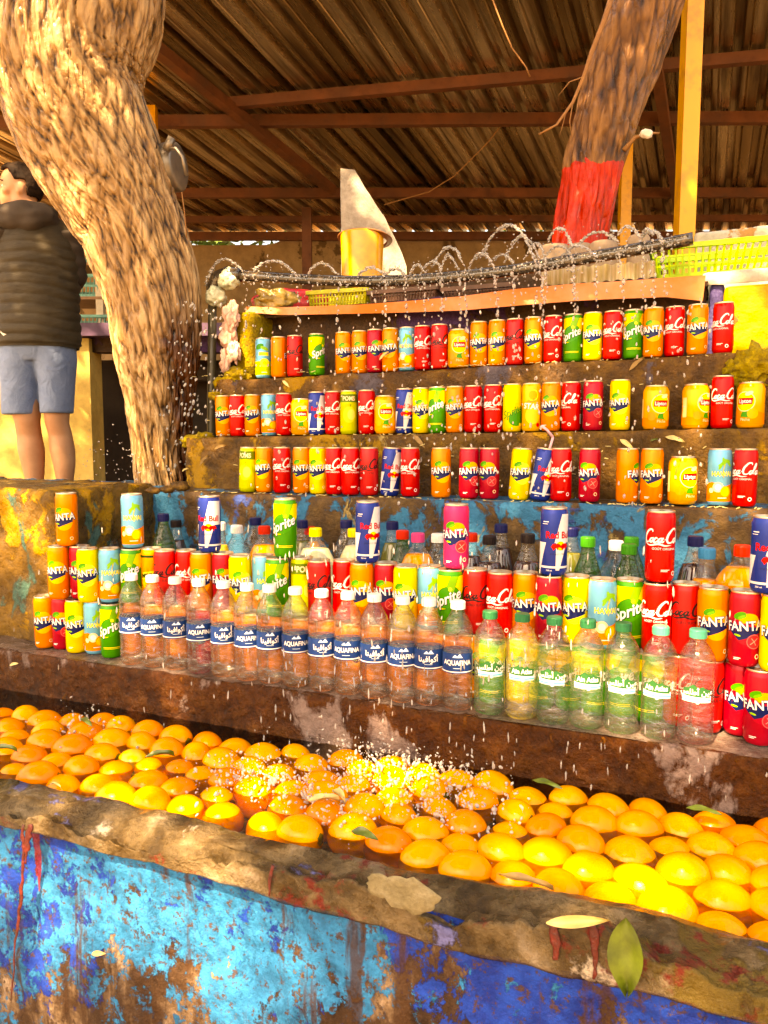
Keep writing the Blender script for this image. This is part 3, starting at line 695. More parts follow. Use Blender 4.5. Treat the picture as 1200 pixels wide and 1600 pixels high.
LIQ = {'cola': plain('dark_cola', (.035,.010,.006), .06, spec=.8, coat=.6), 'orange': plain('orange_drink', (.88,.30,.01), .08, coat=.6), 'lemon': plain('pale_lemon_drink', (.72,.66,.38), .08, coat=.6),
       'yellow': plain('yellow_drink', (.85,.62,.04), .08, coat=.6), 'olive': plain('olive_drink', (.10,.10,.015), .06, coat=.6), 'blue': plain('blue_label_wrap', (.02,.20,.32), .2)}
def big_bottle(px, py, liq, cap, label, t=1.68, wide=1., wrap=None, text=None, fill=.66, sh=1.):
    q = att(px, py, t); top = q.z; h = top-ZB; s, _ = st(q); p = P(s, t, ZB); r = .038*wide
    o = empty('soft_drink_bottle', p, label, 'bottle', 'large bottles behind the can stack', -math.atan2(p.x, p.y))
    H = h-.012
    prof = [(.0001,.003),(r*.8,0),(r,.012),(r*.98,h*.30),(r,h*.55),(r,H-.020-.085*sh),(r*.93,H-.020-.068*sh),(r*.74,H-.020-.040*sh),(r*.50,H-.020-.016*sh),(.0145,H-.020),(.0135,H-.004)]
    zc = H-.038*sh-.008+random.uniform(-.006, .003)
    def cut(lo, hi, sc=1):
        o_ = []
        for (r0, z0), (r1, z1) in zip(prof, prof[1:]):
            for kq in range(6):
                k_ = kq/6; z = z0+(z1-z0)*k_; rr = r0+(r1-r0)*k_
                if lo <= z <= hi: o_.append((rr*sc, z))
        o_.append((prof[-1][0]*sc, prof[-1][1])) if hi > prof[-1][1] else None
        return o_
    if liq in ('clear', 'green'):
        link('bottle_body', lathe_mesh('bottle_body', cut(-1, 9)+[(.0001, H-.004)], 32, M['pet'] if liq == 'clear' else M['green_pet']), o)
        if liq == 'green': link('drink', lathe_mesh('drink', cut(-1, zc-.02, .93)+[(.0001, zc-.02)], 24, LIQ['olive']), o)
    else:
        link('drink', lathe_mesh('drink', cut(-1, zc)+[(.0001, zc)], 32, LIQ[liq]), o)
        link('bottle_neck', lathe_mesh('bottle_neck', cut(zc, 9)+[(.0001, H-.004)], 32, M['pet_thin']), o)
    link('screw_cap', cap_mesh('screw_cap', H-.010, .0158, .021, CAPC[cap]), o)
    if wrap: 
        l_ = link('label_band', band(r+.0006, h*.30, H-.024-.085*sh, ink(wrap)), o)
        if text: link('printed_lettering', Print(r+.0008).disc(0, 1000*(H-.072), 15, YEL, 12).text(text, 0, 1000*(H-.074), 9, DGRN, .06, 0, 6, .8).mesh('printed_lettering'), o)
for a in ((125,803,'cola','red','cola bottle with red cap behind leftmost stacked can',1.72),
          (163,808,'clear','white','clear water bottle with white cap between orange and blue top cans',1.72,.95),
          (183,790,'olive','navy','dark bottle with navy cap left of the blue palm can',1.85,.9),
          (255,802,'green','navy','tall green bottle with navy cap standing between palm can and blue can',1.72),
          (275,812,'cola','black','dark brown bottle half hidden behind the green one',1.84,.8),
          (343,815,'yellow','white','amber drink bottle just right of leftmost blue can',1.66,.7),
          (370,820,'clear','white','clear water bottle with white cap in the row behind stack, left half',1.74,.95),
          (399,808,'clear','navy','clear bottle with navy cap left of the orange juice bottle',1.82,.85),
          (413,821,'orange','red','orange juice bottle with red orange cap beside the green topping can',1.70,1.0),
          (472,812,'olive','navy','dark bottle with navy cap right of the green topping can',1.80,.85),
          (484,822,'orange','red','orange juice bottle with red cap hidden behind the yellow capped one',1.82,.95),
          (493,824,'lemon','yellow','pale lemon drink bottle with yellow cap',1.68,1.1),
          (541,812,'clear','navy','clear bottle with navy cap left of second blue can',1.82,.8),
          (553,825,'lemon','yellow','yellow capped bottle half behind the second blue can',1.74,.9),
          (613,814,'olive','navy','slim bottle with navy cap right of second blue can',1.82,.8),
          (629,828,'green','red','green bottle with red cap left of the pink capped bottle',1.75,.85),
          (653,832,'orange','pink','orange drink bottle with pink cap',1.66,1.0),
          (684,833,'clear','white','clear bottle with white cap left of the pink red can',1.75,.85),
          (736,832,'cola','red','cola bottle with red cap right of the pink red can',1.78,.85),
          (765,836,'cola','black','dark cola bottle with black cap in the middle',1.74,.9),
          (783,818,'cola','navy','tall bottle with navy cap above the red cola can',1.84,.85),
          (825,833,'cola','black','cola bottle with black cap left of third blue can',1.70,.9),
          (893,823,'olive','navy','dark bottle with navy cap right of third blue can',1.80,.85),
          (919,838,'green','lgreen','green bottle with green cap, leftmost of three green ones',1.70,.85),
          (963,844,'clear','white','clear bottle with white cap left of the twin green bottles',1.76,.9),
          (987,838,'green','lgreen','green bottle with pale green cap standing behind its twin',1.80,.95),
          (983,849,'green','lgreen','green bottle with green cap in front of its twin',1.66,.9),
          (1087,837,'cola','navy','cola bottle with navy cap right of the topmost red can',1.72,.9)):
    big_bottle(*a[:5], t=a[5], wide=a[6]*1.12 if len(a) > 6 else 1.0, sh=.62 if a[2] in ('orange','lemon','clear') else 1.)
big_bottle(1105, 855, 'orange', 'blue', 'orange juice bottle with light blue cap', 1.62, 1.0, sh=1.1)
big_bottle(1161, 851, 'orange', 'red', 'orange soda bottle with red cap and green lettered label', 1.60, 1.22, ORG, 'MIRINDA', sh=.45)

# ------------------------------------------------------------------ rough masonry
def rough_box(name, s0, s1, t0, t1, z0, z1, mat, parent, res=.014, rad=.014, amp=.006, zf=None, seed=0, flat=.25, faces='fTlr'):
    verts = []; fs = []; idx = {}
    def V(s, t, z):
        k_ = (round(s, 5), round(t, 5), round(z, 5))
        if k_ in idx: return idx[k_]
        lo = (s0+rad, t0+rad, z0+rad); hi = (s1-rad, t1-rad, z1-rad)
        q = [min(max(v, a), b) for v, a, b in zip((s, t, z), lo, hi)]
        d = Vector((s-q[0], t-q[1], z-q[2]))
        nn = d.normalized() if d.length > 1e-9 else Vector((0, 0, 1))
        p = Vector(q)+nn*rad
        w_ = Vector((p.x+seed*3.1, p.y, p.z))
        dn = fbm(w_*7, 3)*.9 + fbm(w_*24, 3)*.5 + .25*fbm(w_*70, 2)
        k2 = flat if nn.z > .9 else 1
        off = dn*amp*k2 - (amp*.25 if nn.z > .9 else 0)
        p = p + nn*off
        if zf: p.z += zf(p.x)
        idx[k_] = len(verts); verts.append(P(p.x, p.y, p.z)); return idx[k_]
    def lin(a, b): 
        n = max(1, int(round((b-a)/res))); return [a+(b-a)*i/n for i in range(n+1)]
    Ls, Lt, Lz = lin(s0, s1), lin(t0, t1), lin(z0, z1)
    def grid(A, B, fn, flip):
        for a, a2 in zip(A, A[1:]):
            for b, b2 in zip(B, B[1:]):
                q = (V(*fn(a, b)), V(*fn(a2, b)), V(*fn(a2, b2)), V(*fn(a, b2)))
                fs.append(q[::-1] if flip else q)
    if 'f' in faces: grid(Ls, Lz, lambda a, b: (a, t0, b), False)
    if 'T' in faces: grid(Ls, Lt, lambda a, b: (a, b, z1), False)
    if 'l' in faces: grid(Lt, Lz, lambda a, b: (s0, a, b), True)
    if 'r' in faces: grid(Lt, Lz, lambda a, b: (s1, a, b), False)
    if 'b' in faces: grid(Ls, Lz, lambda a, b: (a, t1, b), True)
    return build(name, verts, fs, mat, parent)
SR = 1.25   # right end of everything that runs on
counter = empty('stepped_counter', P(-.5, 1.9, -1.45), 'stepped rough stone counter, wet and mossy, carrying all the cans and bottles', 'display counter')
sl2 = s_at(287, 2.1, -.1); sl1 = s_at(333, 2.22, .1); slb = s_at(87, 1.50, -.4)
rough_box('top_step', sl1, SR, 2.235, 2.50, -.05, .214, M['step'], counter, zf=lambda s: .0145*(s+1.33), seed=1, amp=.012)
rough_box('middle_step', sl2, SR, 2.105, 2.30, -.20, .0175, M['step2'], counter, zf=lambda s: .0105*(s+1.47), seed=2, amp=.012)
rough_box('lower_step', -3.2, SR, 1.905, 2.36, -.62, -.150, M['teal'], counter, seed=3, amp=.012, res=.018, faces='fT')
rough_box('bottle_shelf', slb-.35, SR, 1.402, 1.96, -.72, ZB, M['shelf'], counter, seed=4, amp=.006, rad=.012, faces='T', res=.018)
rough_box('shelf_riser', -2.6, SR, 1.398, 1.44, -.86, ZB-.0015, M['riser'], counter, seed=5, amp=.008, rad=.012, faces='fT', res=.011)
rough_box('end_block', -3.0, slb, 1.500, 1.95, -.70, -.124, M['block'], counter, seed=6, amp=.014, faces='fTr', rad=.03)
# recess behind the top row
rec = empty('recess_wall', P(-.5, 2.5, -.05), 'dark recessed wall behind the top row of cans', 'wall')
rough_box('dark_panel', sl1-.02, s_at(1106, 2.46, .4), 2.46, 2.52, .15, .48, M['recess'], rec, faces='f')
rough_box('purple_edge', s_at(1106, 2.46, .4), s_at(1132, 2.45, .4), 2.44, 2.52, .15, .455, M['purple'], rec, faces='fTlr', seed=8)
rough_box('mossy_end', s_at(374, 2.36, .4), s_at(402, 2.36, .4), 2.33, 2.50, .19, .45, M['moss'], rec, faces='fTlr', seed=9, amp=.014)
yw = empty('yellow_wall', P(.5, 2.4, -.1), 'yellow painted wall with white flaking top at the right edge', 'wall')
rough_box('yellow_panel', s_at(1131, 2.43, .4), SR, 2.425, 2.60, .19, .441, M['yellow'], yw, faces='fTlr', seed=10, amp=.006)
rough_box('white_top', s_at(1098, 2.43, .5), SR, 2.43, 2.62, .443, .485, M['whitewall'], yw, faces='fTlr', seed=11, amp=.006)
ww = empty('white_wall', P(.5, 2.8, -.1), 'low flaking white wall rising behind the green basket', 'wall')
rough_box('plaster', s_at(1085, 2.74, .6), 1.7, 2.74, 2.80, .40, .675, M['whitewall'], ww, faces='fTlr', seed=12, amp=.006)
rough_box('basket_shelf', sl1-.05, s_at(1108, 2.4, .45), 2.40, 2.76, .435, .455, M['recess'], rec, faces='fT', seed=13, amp=.003, rad=.006)
bl = empty('rear_ledge', P(-.3, 2.8, -.4), 'brown ledge behind the baskets and the dripping pipe', 'ledge')
rough_box('ledge_block', s_at(400, 2.8, .5), s_at(1040, 2.8, .6), 2.78, 2.95, -.3, .60, M['recess'], bl, faces='fTlr', seed=14)

# moss cushions and trapped litter on the ends of the steps
def lump(name, c, r, mat, parent=None, label=None, cat=None, seed=0, sq=(1, 1, 1), n=3, amp=.35, fr=3.):
    bm = bmesh.new(); bmesh.ops.create_icosphere(bm, subdivisions=n, radius=1)
    vs = []
    for v in bm.verts:
        d = 1+amp*fbm(v.co*fr*.5+Vector((seed, seed*2, 0)), 4)
        vs.append(Vector(c)+Vector((v.co.x*d*r*sq[0], v.co.y*d*r*sq[1], v.co.z*d*r*sq[2])))
    fs = [tuple(x.index for x in f.verts) for f in bm.faces]; bm.free()
    o = build(name, vs, fs, mat, parent, origin=Vector(c)-Vector((0, 0, r*sq[2]*.8)) if parent is None else None)
    if label: tag(o, label, cat)
    return o
for i, (px, py, t, r) in enumerate(((372,588,2.26,.035),(352,600,2.26,.03),(340,618,2.24,.025),(395,582,2.3,.022),(300,690,2.14,.03),(318,684,2.14,.025))):
    lump('moss_cushion', att(px, py, t), r, M['moss'], counter, seed=i, sq=(1.2, .8, .7), amp=.7, fr=5)
for i, (px, py, r) in enumerate(((1185,570,.05),(1150,575,.025),(1172,590,.04))):
    lump('moss_cushion', att(px, py, 2.24), r, M['moss'], counter, seed=20+i, sq=(1.2, .6, .9), amp=.8, fr=6)

# basin: curb, floor, water
tin = sorted([st(atz(x, y, -.625)) for x, y in ((-300,1175),(0,1224),(100,1240),(200,1258),(300,1282),(400,1312),(500,1335),(600,1350),(700,1368),(850,1392),(1000,1425),(1200,1470),(1500,1545))])
TO = .885
lip = sorted([(st(q)[0], q.z) for q in [att(x, y, TO) for x, y in ((-300,1235),(0,1282),(60,1290),(100,1298),(180,1325),(250,1358),(330,1352),(420,1362),(500,1372),(560,1392),(640,1408),(690,1446),(760,1438),(850,1448),(950,1462),(1020,1510),(1100,1532),(1200,1566),(1500,1640))]])
def curb():
    s0, s1, ds = -2.2, .85, .009
    n = int((s1-s0)/ds); va = []; fa = []; vb = []; fb = []; la = []; lb = []; m1 = m2 = None
    for i in range(n+1):
        s = s0+ds*i; ti = interp(s, tin)+.006*fbm(Vector((s*9, 0, 1)), 3); lz = interp(s, lip)+.012*fbm(Vector((s*14, 3, 1)), 4)+.008*fbm(Vector((s*60, 7, 1)), 3)
        sec = [(ti+.012,-.85),(ti+.010,-.70),(ti+.004,-.640),(ti-.008,-.618),(ti-.030,-.604),((ti+TO)/2+.02,-.597),((ti+TO)/2-.02,-.600),(TO+.035,-.606),(TO+.014,-.617),(TO+.001,-.640)]
        m = 7
        for k_ in range(1, m): sec.append((TO-.003, -.640+(lz+.012+.640)*k_/m))
        sec += [(TO+.001, lz+.006), (TO+.012, lz), (TO+.026, lz+.002)]
        # refine
        ref = []
        for (a, b), (c, d) in zip(sec, sec[1:]): ref += [(a, b), ((a+c)/2, (b+d)/2)]
        ref.append(sec[-1]); m1 = len(ref)
        for t, z in ref:
            w_ = Vector((s, t, z)); h = .016*fbm(w_*6, 4)+.007*fbm(w_*22, 3)+.003*fbm(w_*60, 2)
            va.append(P(s, t-h*.5, z+h*.8)); la.append(max(0, z-lz))
        zz = []; z = -.615
        while z > -1.46: zz.append(z); z -= .009
        m2 = len(zz)
        for z in zz:
            w_ = Vector((s, 5, z)); h = .018*fbm(w_*4, 4)+.006*fbm(w_*16, 4)+.0025*fbm(w_*55, 2)
            vb.append(P(s, TO+.024+h*.8, z)); lb.append(max(0, lz-z))
    for i in range(n):
        for j in range(m1-1): fa.append((i*m1+j, (i+1)*m1+j, (i+1)*m1+j+1, i*m1+j+1)[::-1])
        for j in range(m2-1): fb.append((i*m2+j, (i+1)*m2+j, (i+1)*m2+j+1, i*m2+j+1)[::-1])
    c = empty('basin_wall', P(-.4, .9, -1.45), 'front basin wall with peeling blue and turquoise paint under a rough cement rim', 'wall')
    for o, l_ in ((build('cement_rim', va, fa, M['rim'], c), la), (build('painted_face', vb, fb, M['face'], c), lb)):
        o.data.attributes.new('lip', 'FLOAT', 'POINT').data.foreach_set('value', l_)
    return c
basin = curb()
def strip_on_face(name, pts, w_, mat, n=6):
    """a run of paint down the wall: a thin raised ribbon following the pixels' line on the wall"""
    mb = MB(); q = []
    for i in range(len(pts)-1):
        for k_ in range(n):
            a = k_/n; q.append((pts[i][0]+(pts[i+1][0]-pts[i][0])*a, pts[i][1]+(pts[i+1][1]-pts[i][1])*a))
    q.append(pts[-1]); ps = []
    for x, y in q:
        p = att(x+random.uniform(-1.5, 1.5), y, TO-.006); ps.append(p)
    L = len(ps); mb.tube(ps, [w_*(1-.75*i/L)*random.uniform(.6, 1.4) for i in range(L)], 8); nn_ = Vector((ST, CT, 0)); c0 = ps[0].dot(nn_)
    mb.v = [q-nn_*((q.dot(nn_)-c0)*.75) for q in mb.v]
    return mb.build(name, mat, basin)
for pts, w_ in (([(35,1288),(38,1330),(33,1400),(24,1470),(18,1560)], .005), ([(48,1288),(42,1320),(40,1350)], .008), ([(865,1442),(869,1490),(868,1500)], .007), ([(925,1440),(930,1480),(928,1530)], .006), ([(425,1352),(420,1400)], .004)):
    strip_on_face('paint_drip', pts, w_, M['redpaint'])
def blob_on(name, x, y, rx, ry, mat, t, seed):
    c = att(x, y, t); k_ = c.length/F
    vs = []; fs = []; n = 26
    for ring in range(5):
        q = (1, .97, .7, .4, .02)[ring]; dz = (0, .001, .0015, .002, .002)[ring]
        for i in range(n):
            g = 2*PI*i/n; d = 1+.25*fbm(Vector((math.cos(g)*2, math.sin(g)*2, seed)), 3)
            u = rx*k_*q*d*math.cos(g); v = ry*k_*q*d*math.sin(g); p = c+Vector((CT, -ST, 0))*u+Vector((0, 0, v))-Vector((ST, CT, 0))*dz
            vs.append(p)
    for r in range(4):
        for i in range(n): fs.append((r*n+i, r*n+(i+1) % n, (r+1)*n+(i+1) % n, (r+1)*n+i))
    return build(name, vs, fs, mat, basin)
blob_on('bare_patch', 640, 1398, 42, 26, M['chip'], TO-.012, 2); blob_on('bare_patch', 595, 1385, 22, 18, M['chip'], TO-.010, 5)
for pts, w_ in ():
    mb = MB(); mb.tube([att(x, y, TO-.013) for x, y in pts], [w_*random.uniform(.6, 1.2) for _ in pts], 6); mb.build('paint_drip', M['redpaint'], basin)
ZW = -.635
vs = [P(-2.3, 1.0, ZW), P(.95, .95, ZW), P(.95, 1.42, ZW), P(-2.3, 1.42, ZW)]
nx, ny = 240, 40; v = []; f = []
for i in range(nx+1):
    for j in range(ny+1):
        s = -2.3+3.25*i/nx; t = .99+.44*j/ny; v.append(P(s, t, ZW+.0018*fbm(Vector((s*25, t*25, 0)), 3)))
for i in range(nx):
    for j in range(ny): f.append((i*(ny+1)+j, (i+1)*(ny+1)+j, (i+1)*(ny+1)+j+1, i*(ny+1)+j+1))
tag(build('basin_water', v, f, M['water']), 'water of the basin in which the oranges float', None, kind='structure')
tag(build('basin_floor', [P(-2.3,.95,-.78),P(.95,.95,-.78),P(.95,1.45,-.78),P(-2.3,1.45,-.78)], [(0,1,2,3)], M['mud']), 'dark cement floor of the basin', None, kind='structure')

# ground, terrace
tag(build('ground', [(-60,-60,-1.45),(60,-60,-1.45),(60,90,-1.47),(-60,90,-1.47)], [(0,1,2,3)], M['ground']), 'dusty ground in front of and around the counter', None, kind='structure')
mb = MB(); q = [P(-6,2.36,-.38), P(-6,12,-.38), P(5,12,-.38), P(5,2.36,-.38)]; mb.add(q, [(0,1,2,3)][::1]); 
mb.add([P(-6,2.361,-1.45), P(5,2.361,-1.45), P(5,2.361,-.38), P(-6,2.361,-.38)], [(0,1,2,3)])
tag(mb.build('terrace_floor', M['floor'], smooth=False), 'dark raised terrace floor under the shelter', None, kind='structure')

# ------------------------------------------------------------------ oranges
def stem(k):
    sp_ = k.n('ShaderNodeSeparateXYZ'); k.l(k.c, sp_.inputs[0]); src = k.b.inputs['Base Color'].links[0].from_socket
    c = k.mix(k.ramp(k.math('ADD', sp_.outputs[2], k.math('MULTIPLY', k.noise(9, 3), .05)), (.0, 0.), (1.0, 0.)), src, src)
    m1 = k.math('GREATER_THAN', k.math('ADD', sp_.outputs[2], k.math('MULTIPLY', k.noise(9, 3), .06)), 1.145)
    c = k.mix(m1, src, (.10,.09,.01))
    bl = k.ramp(k.noise(5, 8, .8), (.66, 0.), (.70, .5)); k.col(k.mix(bl, c, (.30,.12,.01)))
k = NT('orange_peel'); oi = k.n('ShaderNodeObjectInfo')
k.col(k.mix(k.ramp(k.noise(14, 3), (.35, 0.), (.7, .25)), k.ramp(oi.outputs['Random'], (0., (.74,.16,.001)), (.45, (.80,.22,.001)), (1., (.84,.30,.002))), (.85,.30,.01)))
k.rough(.22); k.b.inputs['Coat Weight'].default_value = .3; k.b.inputs['Coat Roughness'].default_value = .05; k.b.inputs['Specular IOR Level'].default_value = .15
k.b.inputs['Subsurface Weight'].default_value = .0
stem(k); k.bump(k.noise(26, 2), .25, .0012); M['peel'] = k.m
k = NT('yellow_peel'); k.col(k.ramp(k.noise(14, 3), (.3, (.82,.25,.003)), (.7, (.88,.35,.005)))); k.rough(.22); k.b.inputs['Coat Weight'].default_value = .3; k.b.inputs['Coat Roughness'].default_value = .05; k.b.inputs['Specular IOR Level'].default_value = .15; stem(k); k.bump(k.noise(26, 2), .25, .0012); M['peel_y'] = k.m
k = NT('greenish_peel'); k.col(k.ramp(k.noise(14, 3), (.35, (.50,.45,.01)), (.65, (.90,.50,.02)))); k.rough(.25); k.b.inputs['Coat Weight'].default_value = .5; M['peel_g'] = k.m
OM = {}
def orange_mesh(mat, variant):
    b = MB(); n = 28; m = 18; prof = []
    for i in range(m+1):
        g = PI*i/m; r = math.sin(g); z = -math.cos(g)
        if i == 0 or i == m: r = .0001
        q = 1+.04*variant
        z *= 1.13*q; r = r**1.05 if 0 < i < m else r
        if i >= m-1: z -= .02
        prof.append((r, z))
    b.lathe(prof, n); return mesh('orange_fruit', b.v, b.f, mat)
for c in 'oyg':
    for v_ in (0, 1, 2): OM[c, v_] = orange_mesh({'o': M['peel'], 'y': M['peel_y'], 'g': M['peel_g']}[c], v_)
OR = [(5,1107),(45,1112),(68,1117),(21,1126),(22,1142),(10,1160),(82,1134),(114,1122),(143,1120),(132,1139),(185,1127),(231,1136),(274,1143),(68,1151),(50,1168),(113,1160),(175,1151),(220,1155),(160,1170),(87,1181),(212,1172),(260,1166),(27,1195),(127,1191),(245,1185),(185,1190),(62,1205),(104,1216),(230,1211),(150,1221),(189,1232),(231,1241),(283,1217),(282,1190),(285,1248),
(327,1152),(369,1159),(406,1169),(462,1171),(546,1184),(340,1181),(390,1190),(440,1197),(485,1192),(305,1170),(350,1207),(500,1207),(560,1205),(308,1200),(345,1230),(392,1222),(447,1222),(502,1230),(348,1257),(457,1246),(416,1274),(475,1285),(555,1285),(567,1255),(592,1192),(520,1262),
(610,1187),(615,1210),(650,1197),(705,1207),(765,1219),(662,1225),(615,1235),(747,1240),(687,1252),(820,1234),(888,1238),(805,1262),(868,1258),(620,1265),(720,1280),(670,1290),(797,1292),(865,1285),(615,1302),(728,1308),(785,1322),(860,1325),(672,1327),(745,1346),(822,1352),(900,1375),
(952,1252),(1017,1260),(932,1275),(1006,1285),(1084,1280),(1157,1285),(937,1310),(1059,1317),(1137,1324),(1185,1312),(995,1337),(932,1352),(1140,1357),(1198,1342),(1077,1370),(997,1376),(1200,1378),(970,1399),(1039,1412),(1116,1425),(1160,1400),(1190,1440),(1225,1300),(1250,1360),(1255,1430),(-20,1120),(-30,1150),(-25,1185),(1245,1275),(1300,1310),(1270,1330),(1330,1360),(1290,1390),(1350,1410),(1300,1455),(1370,1470),(1390,1350),(1360,1300),(1440,1400),(1430,1460),(1320,1500),(-60,1105),(-70,1140),(-90,1120),(-60,1170)]
YE = {(348,1257),(340,1181),(406,1169),(462,1171),(705,1207),(820,1234),(888,1238),(1084,1280),(1059,1317),(1137,1324),(1077,1370),(997,1376),(970,1399),(1039,1412),(1116,1425),(150,1221),(555,1285),(475,1285),(650,1197),(610,1187),(45,1112),(447,1222),(189,1232)}
GE = {(212,1172),(252,1183)}
fr_ = []
for x, y in OR:
    p = atz(x, y, ZW+.012); s, t = st(p)
    fr_.append([s, t, random.uniform(.0305, .0375)*(1.05 if x > 900 else 1), 'y' if (x, y) in YE or random.random() < .12 else ('g' if (x, y) in GE else 'o')])
for it in range(50):
    for i in range(len(fr_)):
        for j in range(i):
            a, b = fr_[i], fr_[j]; dx, dy = a[0]-b[0], a[1]-b[1]; d = math.hypot(dx, dy) or 1e-4; need = (a[2]+b[2])*.985
            if d < need:
                m_ = (need-d)/2*.6; a[0] += dx/d*m_; a[1] += dy/d*m_; b[0] -= dx/d*m_; b[1] -= dy/d*m_
    for a in fr_:
        lo = interp(a[0], tin)+a[2]*.9; hi = 1.392-a[2]
        a[1] = min(max(a[1], lo), hi)
bands_ = {}
for a in fr_: bands_.setdefault(min(5, max(0, int((a[1]-1.05)/.058))), []).append(a)
RN = ['nearest the rim', 'second row from rim', 'third row from rim', 'third row from riser', 'second row from riser', 'nearest the riser']
for bi, L in bands_.items():
    L.sort()
    for i, (s, t, r, c) in enumerate(L):
        o = link('orange_fruit', OM[c, random.randrange(3)]); o.scale = (r, r*random.uniform(.94, 1.0), r)
        o.location = P(s, t, ZW-.012+random.uniform(-.009, .006))
        # stem axis lies mostly flat, along the basin
        o.rotation_euler = (0, PI/2+random.uniform(-.25, .25), random.uniform(-.7, .5)-.2)
        adj = {'o': 'deep orange', 'y': 'yellow', 'g': 'greenish'}[c]
        tag(o, '%s fruit floating in basin, %s, %s from left' % (adj, RN[bi], ordinal(i+1)), 'orange', 'oranges floating in the basin')

# ------------------------------------------------------------------ leaves
M['leaf_g'] = plain('green_leaf', (.09,.13,.012), .35, 0, .3, 30, spec=.6); M['leaf_y'] = plain('dry_yellow_leaf', (.62,.48,.20), .5, 0, .2, 30); M['leaf_b'] = plain('brown_leaf', (.30,.17,.05), .5, 0, .2, 30)
def leaf(c, L, wd, ax, nrm, mat, label, bend=.2):
    ax = Vector(ax).normalized(); nrm = Vector(nrm).normalized(); sd = ax.cross(nrm).normalized(); v = []; f = []; n = 12; cu_ = random.uniform(-.5, .9)
    for i in range(n+1):
        a = i/n; ww_ = wd*math.sin(PI*min(1, a*.97+.02))**.8*(1-.35*a); z = bend*L*math.sin(PI*a)
        for k_ in (-1, -.5, 0, .5, 1): v.append(Vector(c)+ax*(a-.5)*L+sd*ww_*k_*.5+nrm*(z+(.18+cu_*a)*wd*abs(k_)*.8+.02*L*math.sin(11*a+k_*2)-(.02*wd if k_ == 0 else 0)))
    for i in range(n):
        for k_ in range(4): f.append((i*5+k_, i*5+k_+1, (i+1)*5+k_+1, (i+1)*5+k_))
    n0 = len(v)
    for q in list(v): v.append(q-nrm*.0006)
    f += [tuple(reversed([i+n0 for i in q])) for q in f]
    o = build('fallen_leaf', v, f, mat, origin=c); tag(o, label, 'leaf', 'leaves fallen on the stone'); return o
D = -Vector((ST, CT, 0)); U = Vector((CT, -ST, 0)); Zv = Vector((0, 0, 1))
leaf(att(979, 1492, TO-.022), .088, .046, -Zv+U*.05, D+Zv*.2, M['leaf_g'], 'large green leaf hanging down over the blue paint at right', .08)
leaf(att(903, 1440, TO-.03), .075, .016, U+Zv*.30, D+Zv*.6, M['leaf_y'], 'pale curled dry leaf on the rim above the red drips', .1)
leaf(att(822, 1378, .955), .072, .013, U-Zv*.05, Zv+D*.4, M['leaf_b'], 'long olive leaf lying on the rim against the oranges', .05)
leaf(att(315, 1343, .95), .02, .007, U+Zv*.2, Zv, M['leaf_y'], 'tiny yellow leaf on the rim above the turquoise paint')
leaf(atz(85, 1229, -.595), .03, .007, U+Zv*.1, Zv, M['leaf_y'], 'slim pale leaf on the rim at far left')
leaf(atz(570, 1306, -.60), .045, .018, U-Zv*.1, Zv+D*.6, M['leaf_g'], 'green leaf wedged between oranges and rim near the centre')
for i, (x, y, t, L, lab, mt) in enumerate(((1055,688,2.1,.05,'dry leaf hanging over the lower step beside the green one','leaf_y'),(1022,688,2.1,.02,'small green leaf on the face of the middle step','leaf_g'),(980,697,2.08,.05,'dry curled leaf lying on a can of the lower step','leaf_y'),(600,557,2.24,.04,'thin pale leaf stuck on the top step face, left half','leaf_y'),
    (447,600,2.22,.035,'yellow leaf standing upright on the top step face','leaf_y'),(655,690,2.10,.05,'brown leaf on the middle step edge, centre','leaf_b'),(995,570,2.24,.05,'brown leaf under the green cans of the top step','leaf_b'),(290,735,2.11,.03,'cream leaf at the foot of the tree','leaf_y'),(320,720,2.09,.05,'dry leaf on the mossy end face, upper','leaf_b'),(345,700,2.09,.05,'grey brown leaf on the mossy end face, right','leaf_b'),(1110,675,2.16,.03,'yellow leaf flat on the middle step','leaf_y'),(22,1038,1.38,.03,'pale leaf stuck on the riser at far left','leaf_y'),(155,1490,TO-.003,.03,'pale sliver leaf on the bare plaster, left','leaf_y'))):
    a = random.uniform(-.8, .8); leaf(att(x, y, t-.006), L, L*.32, U*math.cos(a)+Zv*math.sin(a), D+Zv*.7, M[mt], lab, .1)
for i, (x, y, a, lab) in enumerate(((250,1182,.6,'green leaf sheet between oranges beside the greenish fruit'),(135,1128,-.4,'green leaf floating between oranges near the riser, left'),(1100,1268,.0,'long leaf floating along the riser at right'),(855,1225,-.1,'olive leaf floating along the riser, centre right'),(505,1252,.5,'pale leaf floating in the splash'),(530,1245,-.7,'second pale leaf floating in the splash'),(8,1172,.2,'dark green leaf floating at far left'))):
    leaf(atz(x, y, ZW+.03), .055, .016, U*math.cos(a)+Vector((ST,CT,0))*math.sin(a), Zv+D*.3, M['leaf_g' if i not in (4,5) else 'leaf_y'], lab, .1)

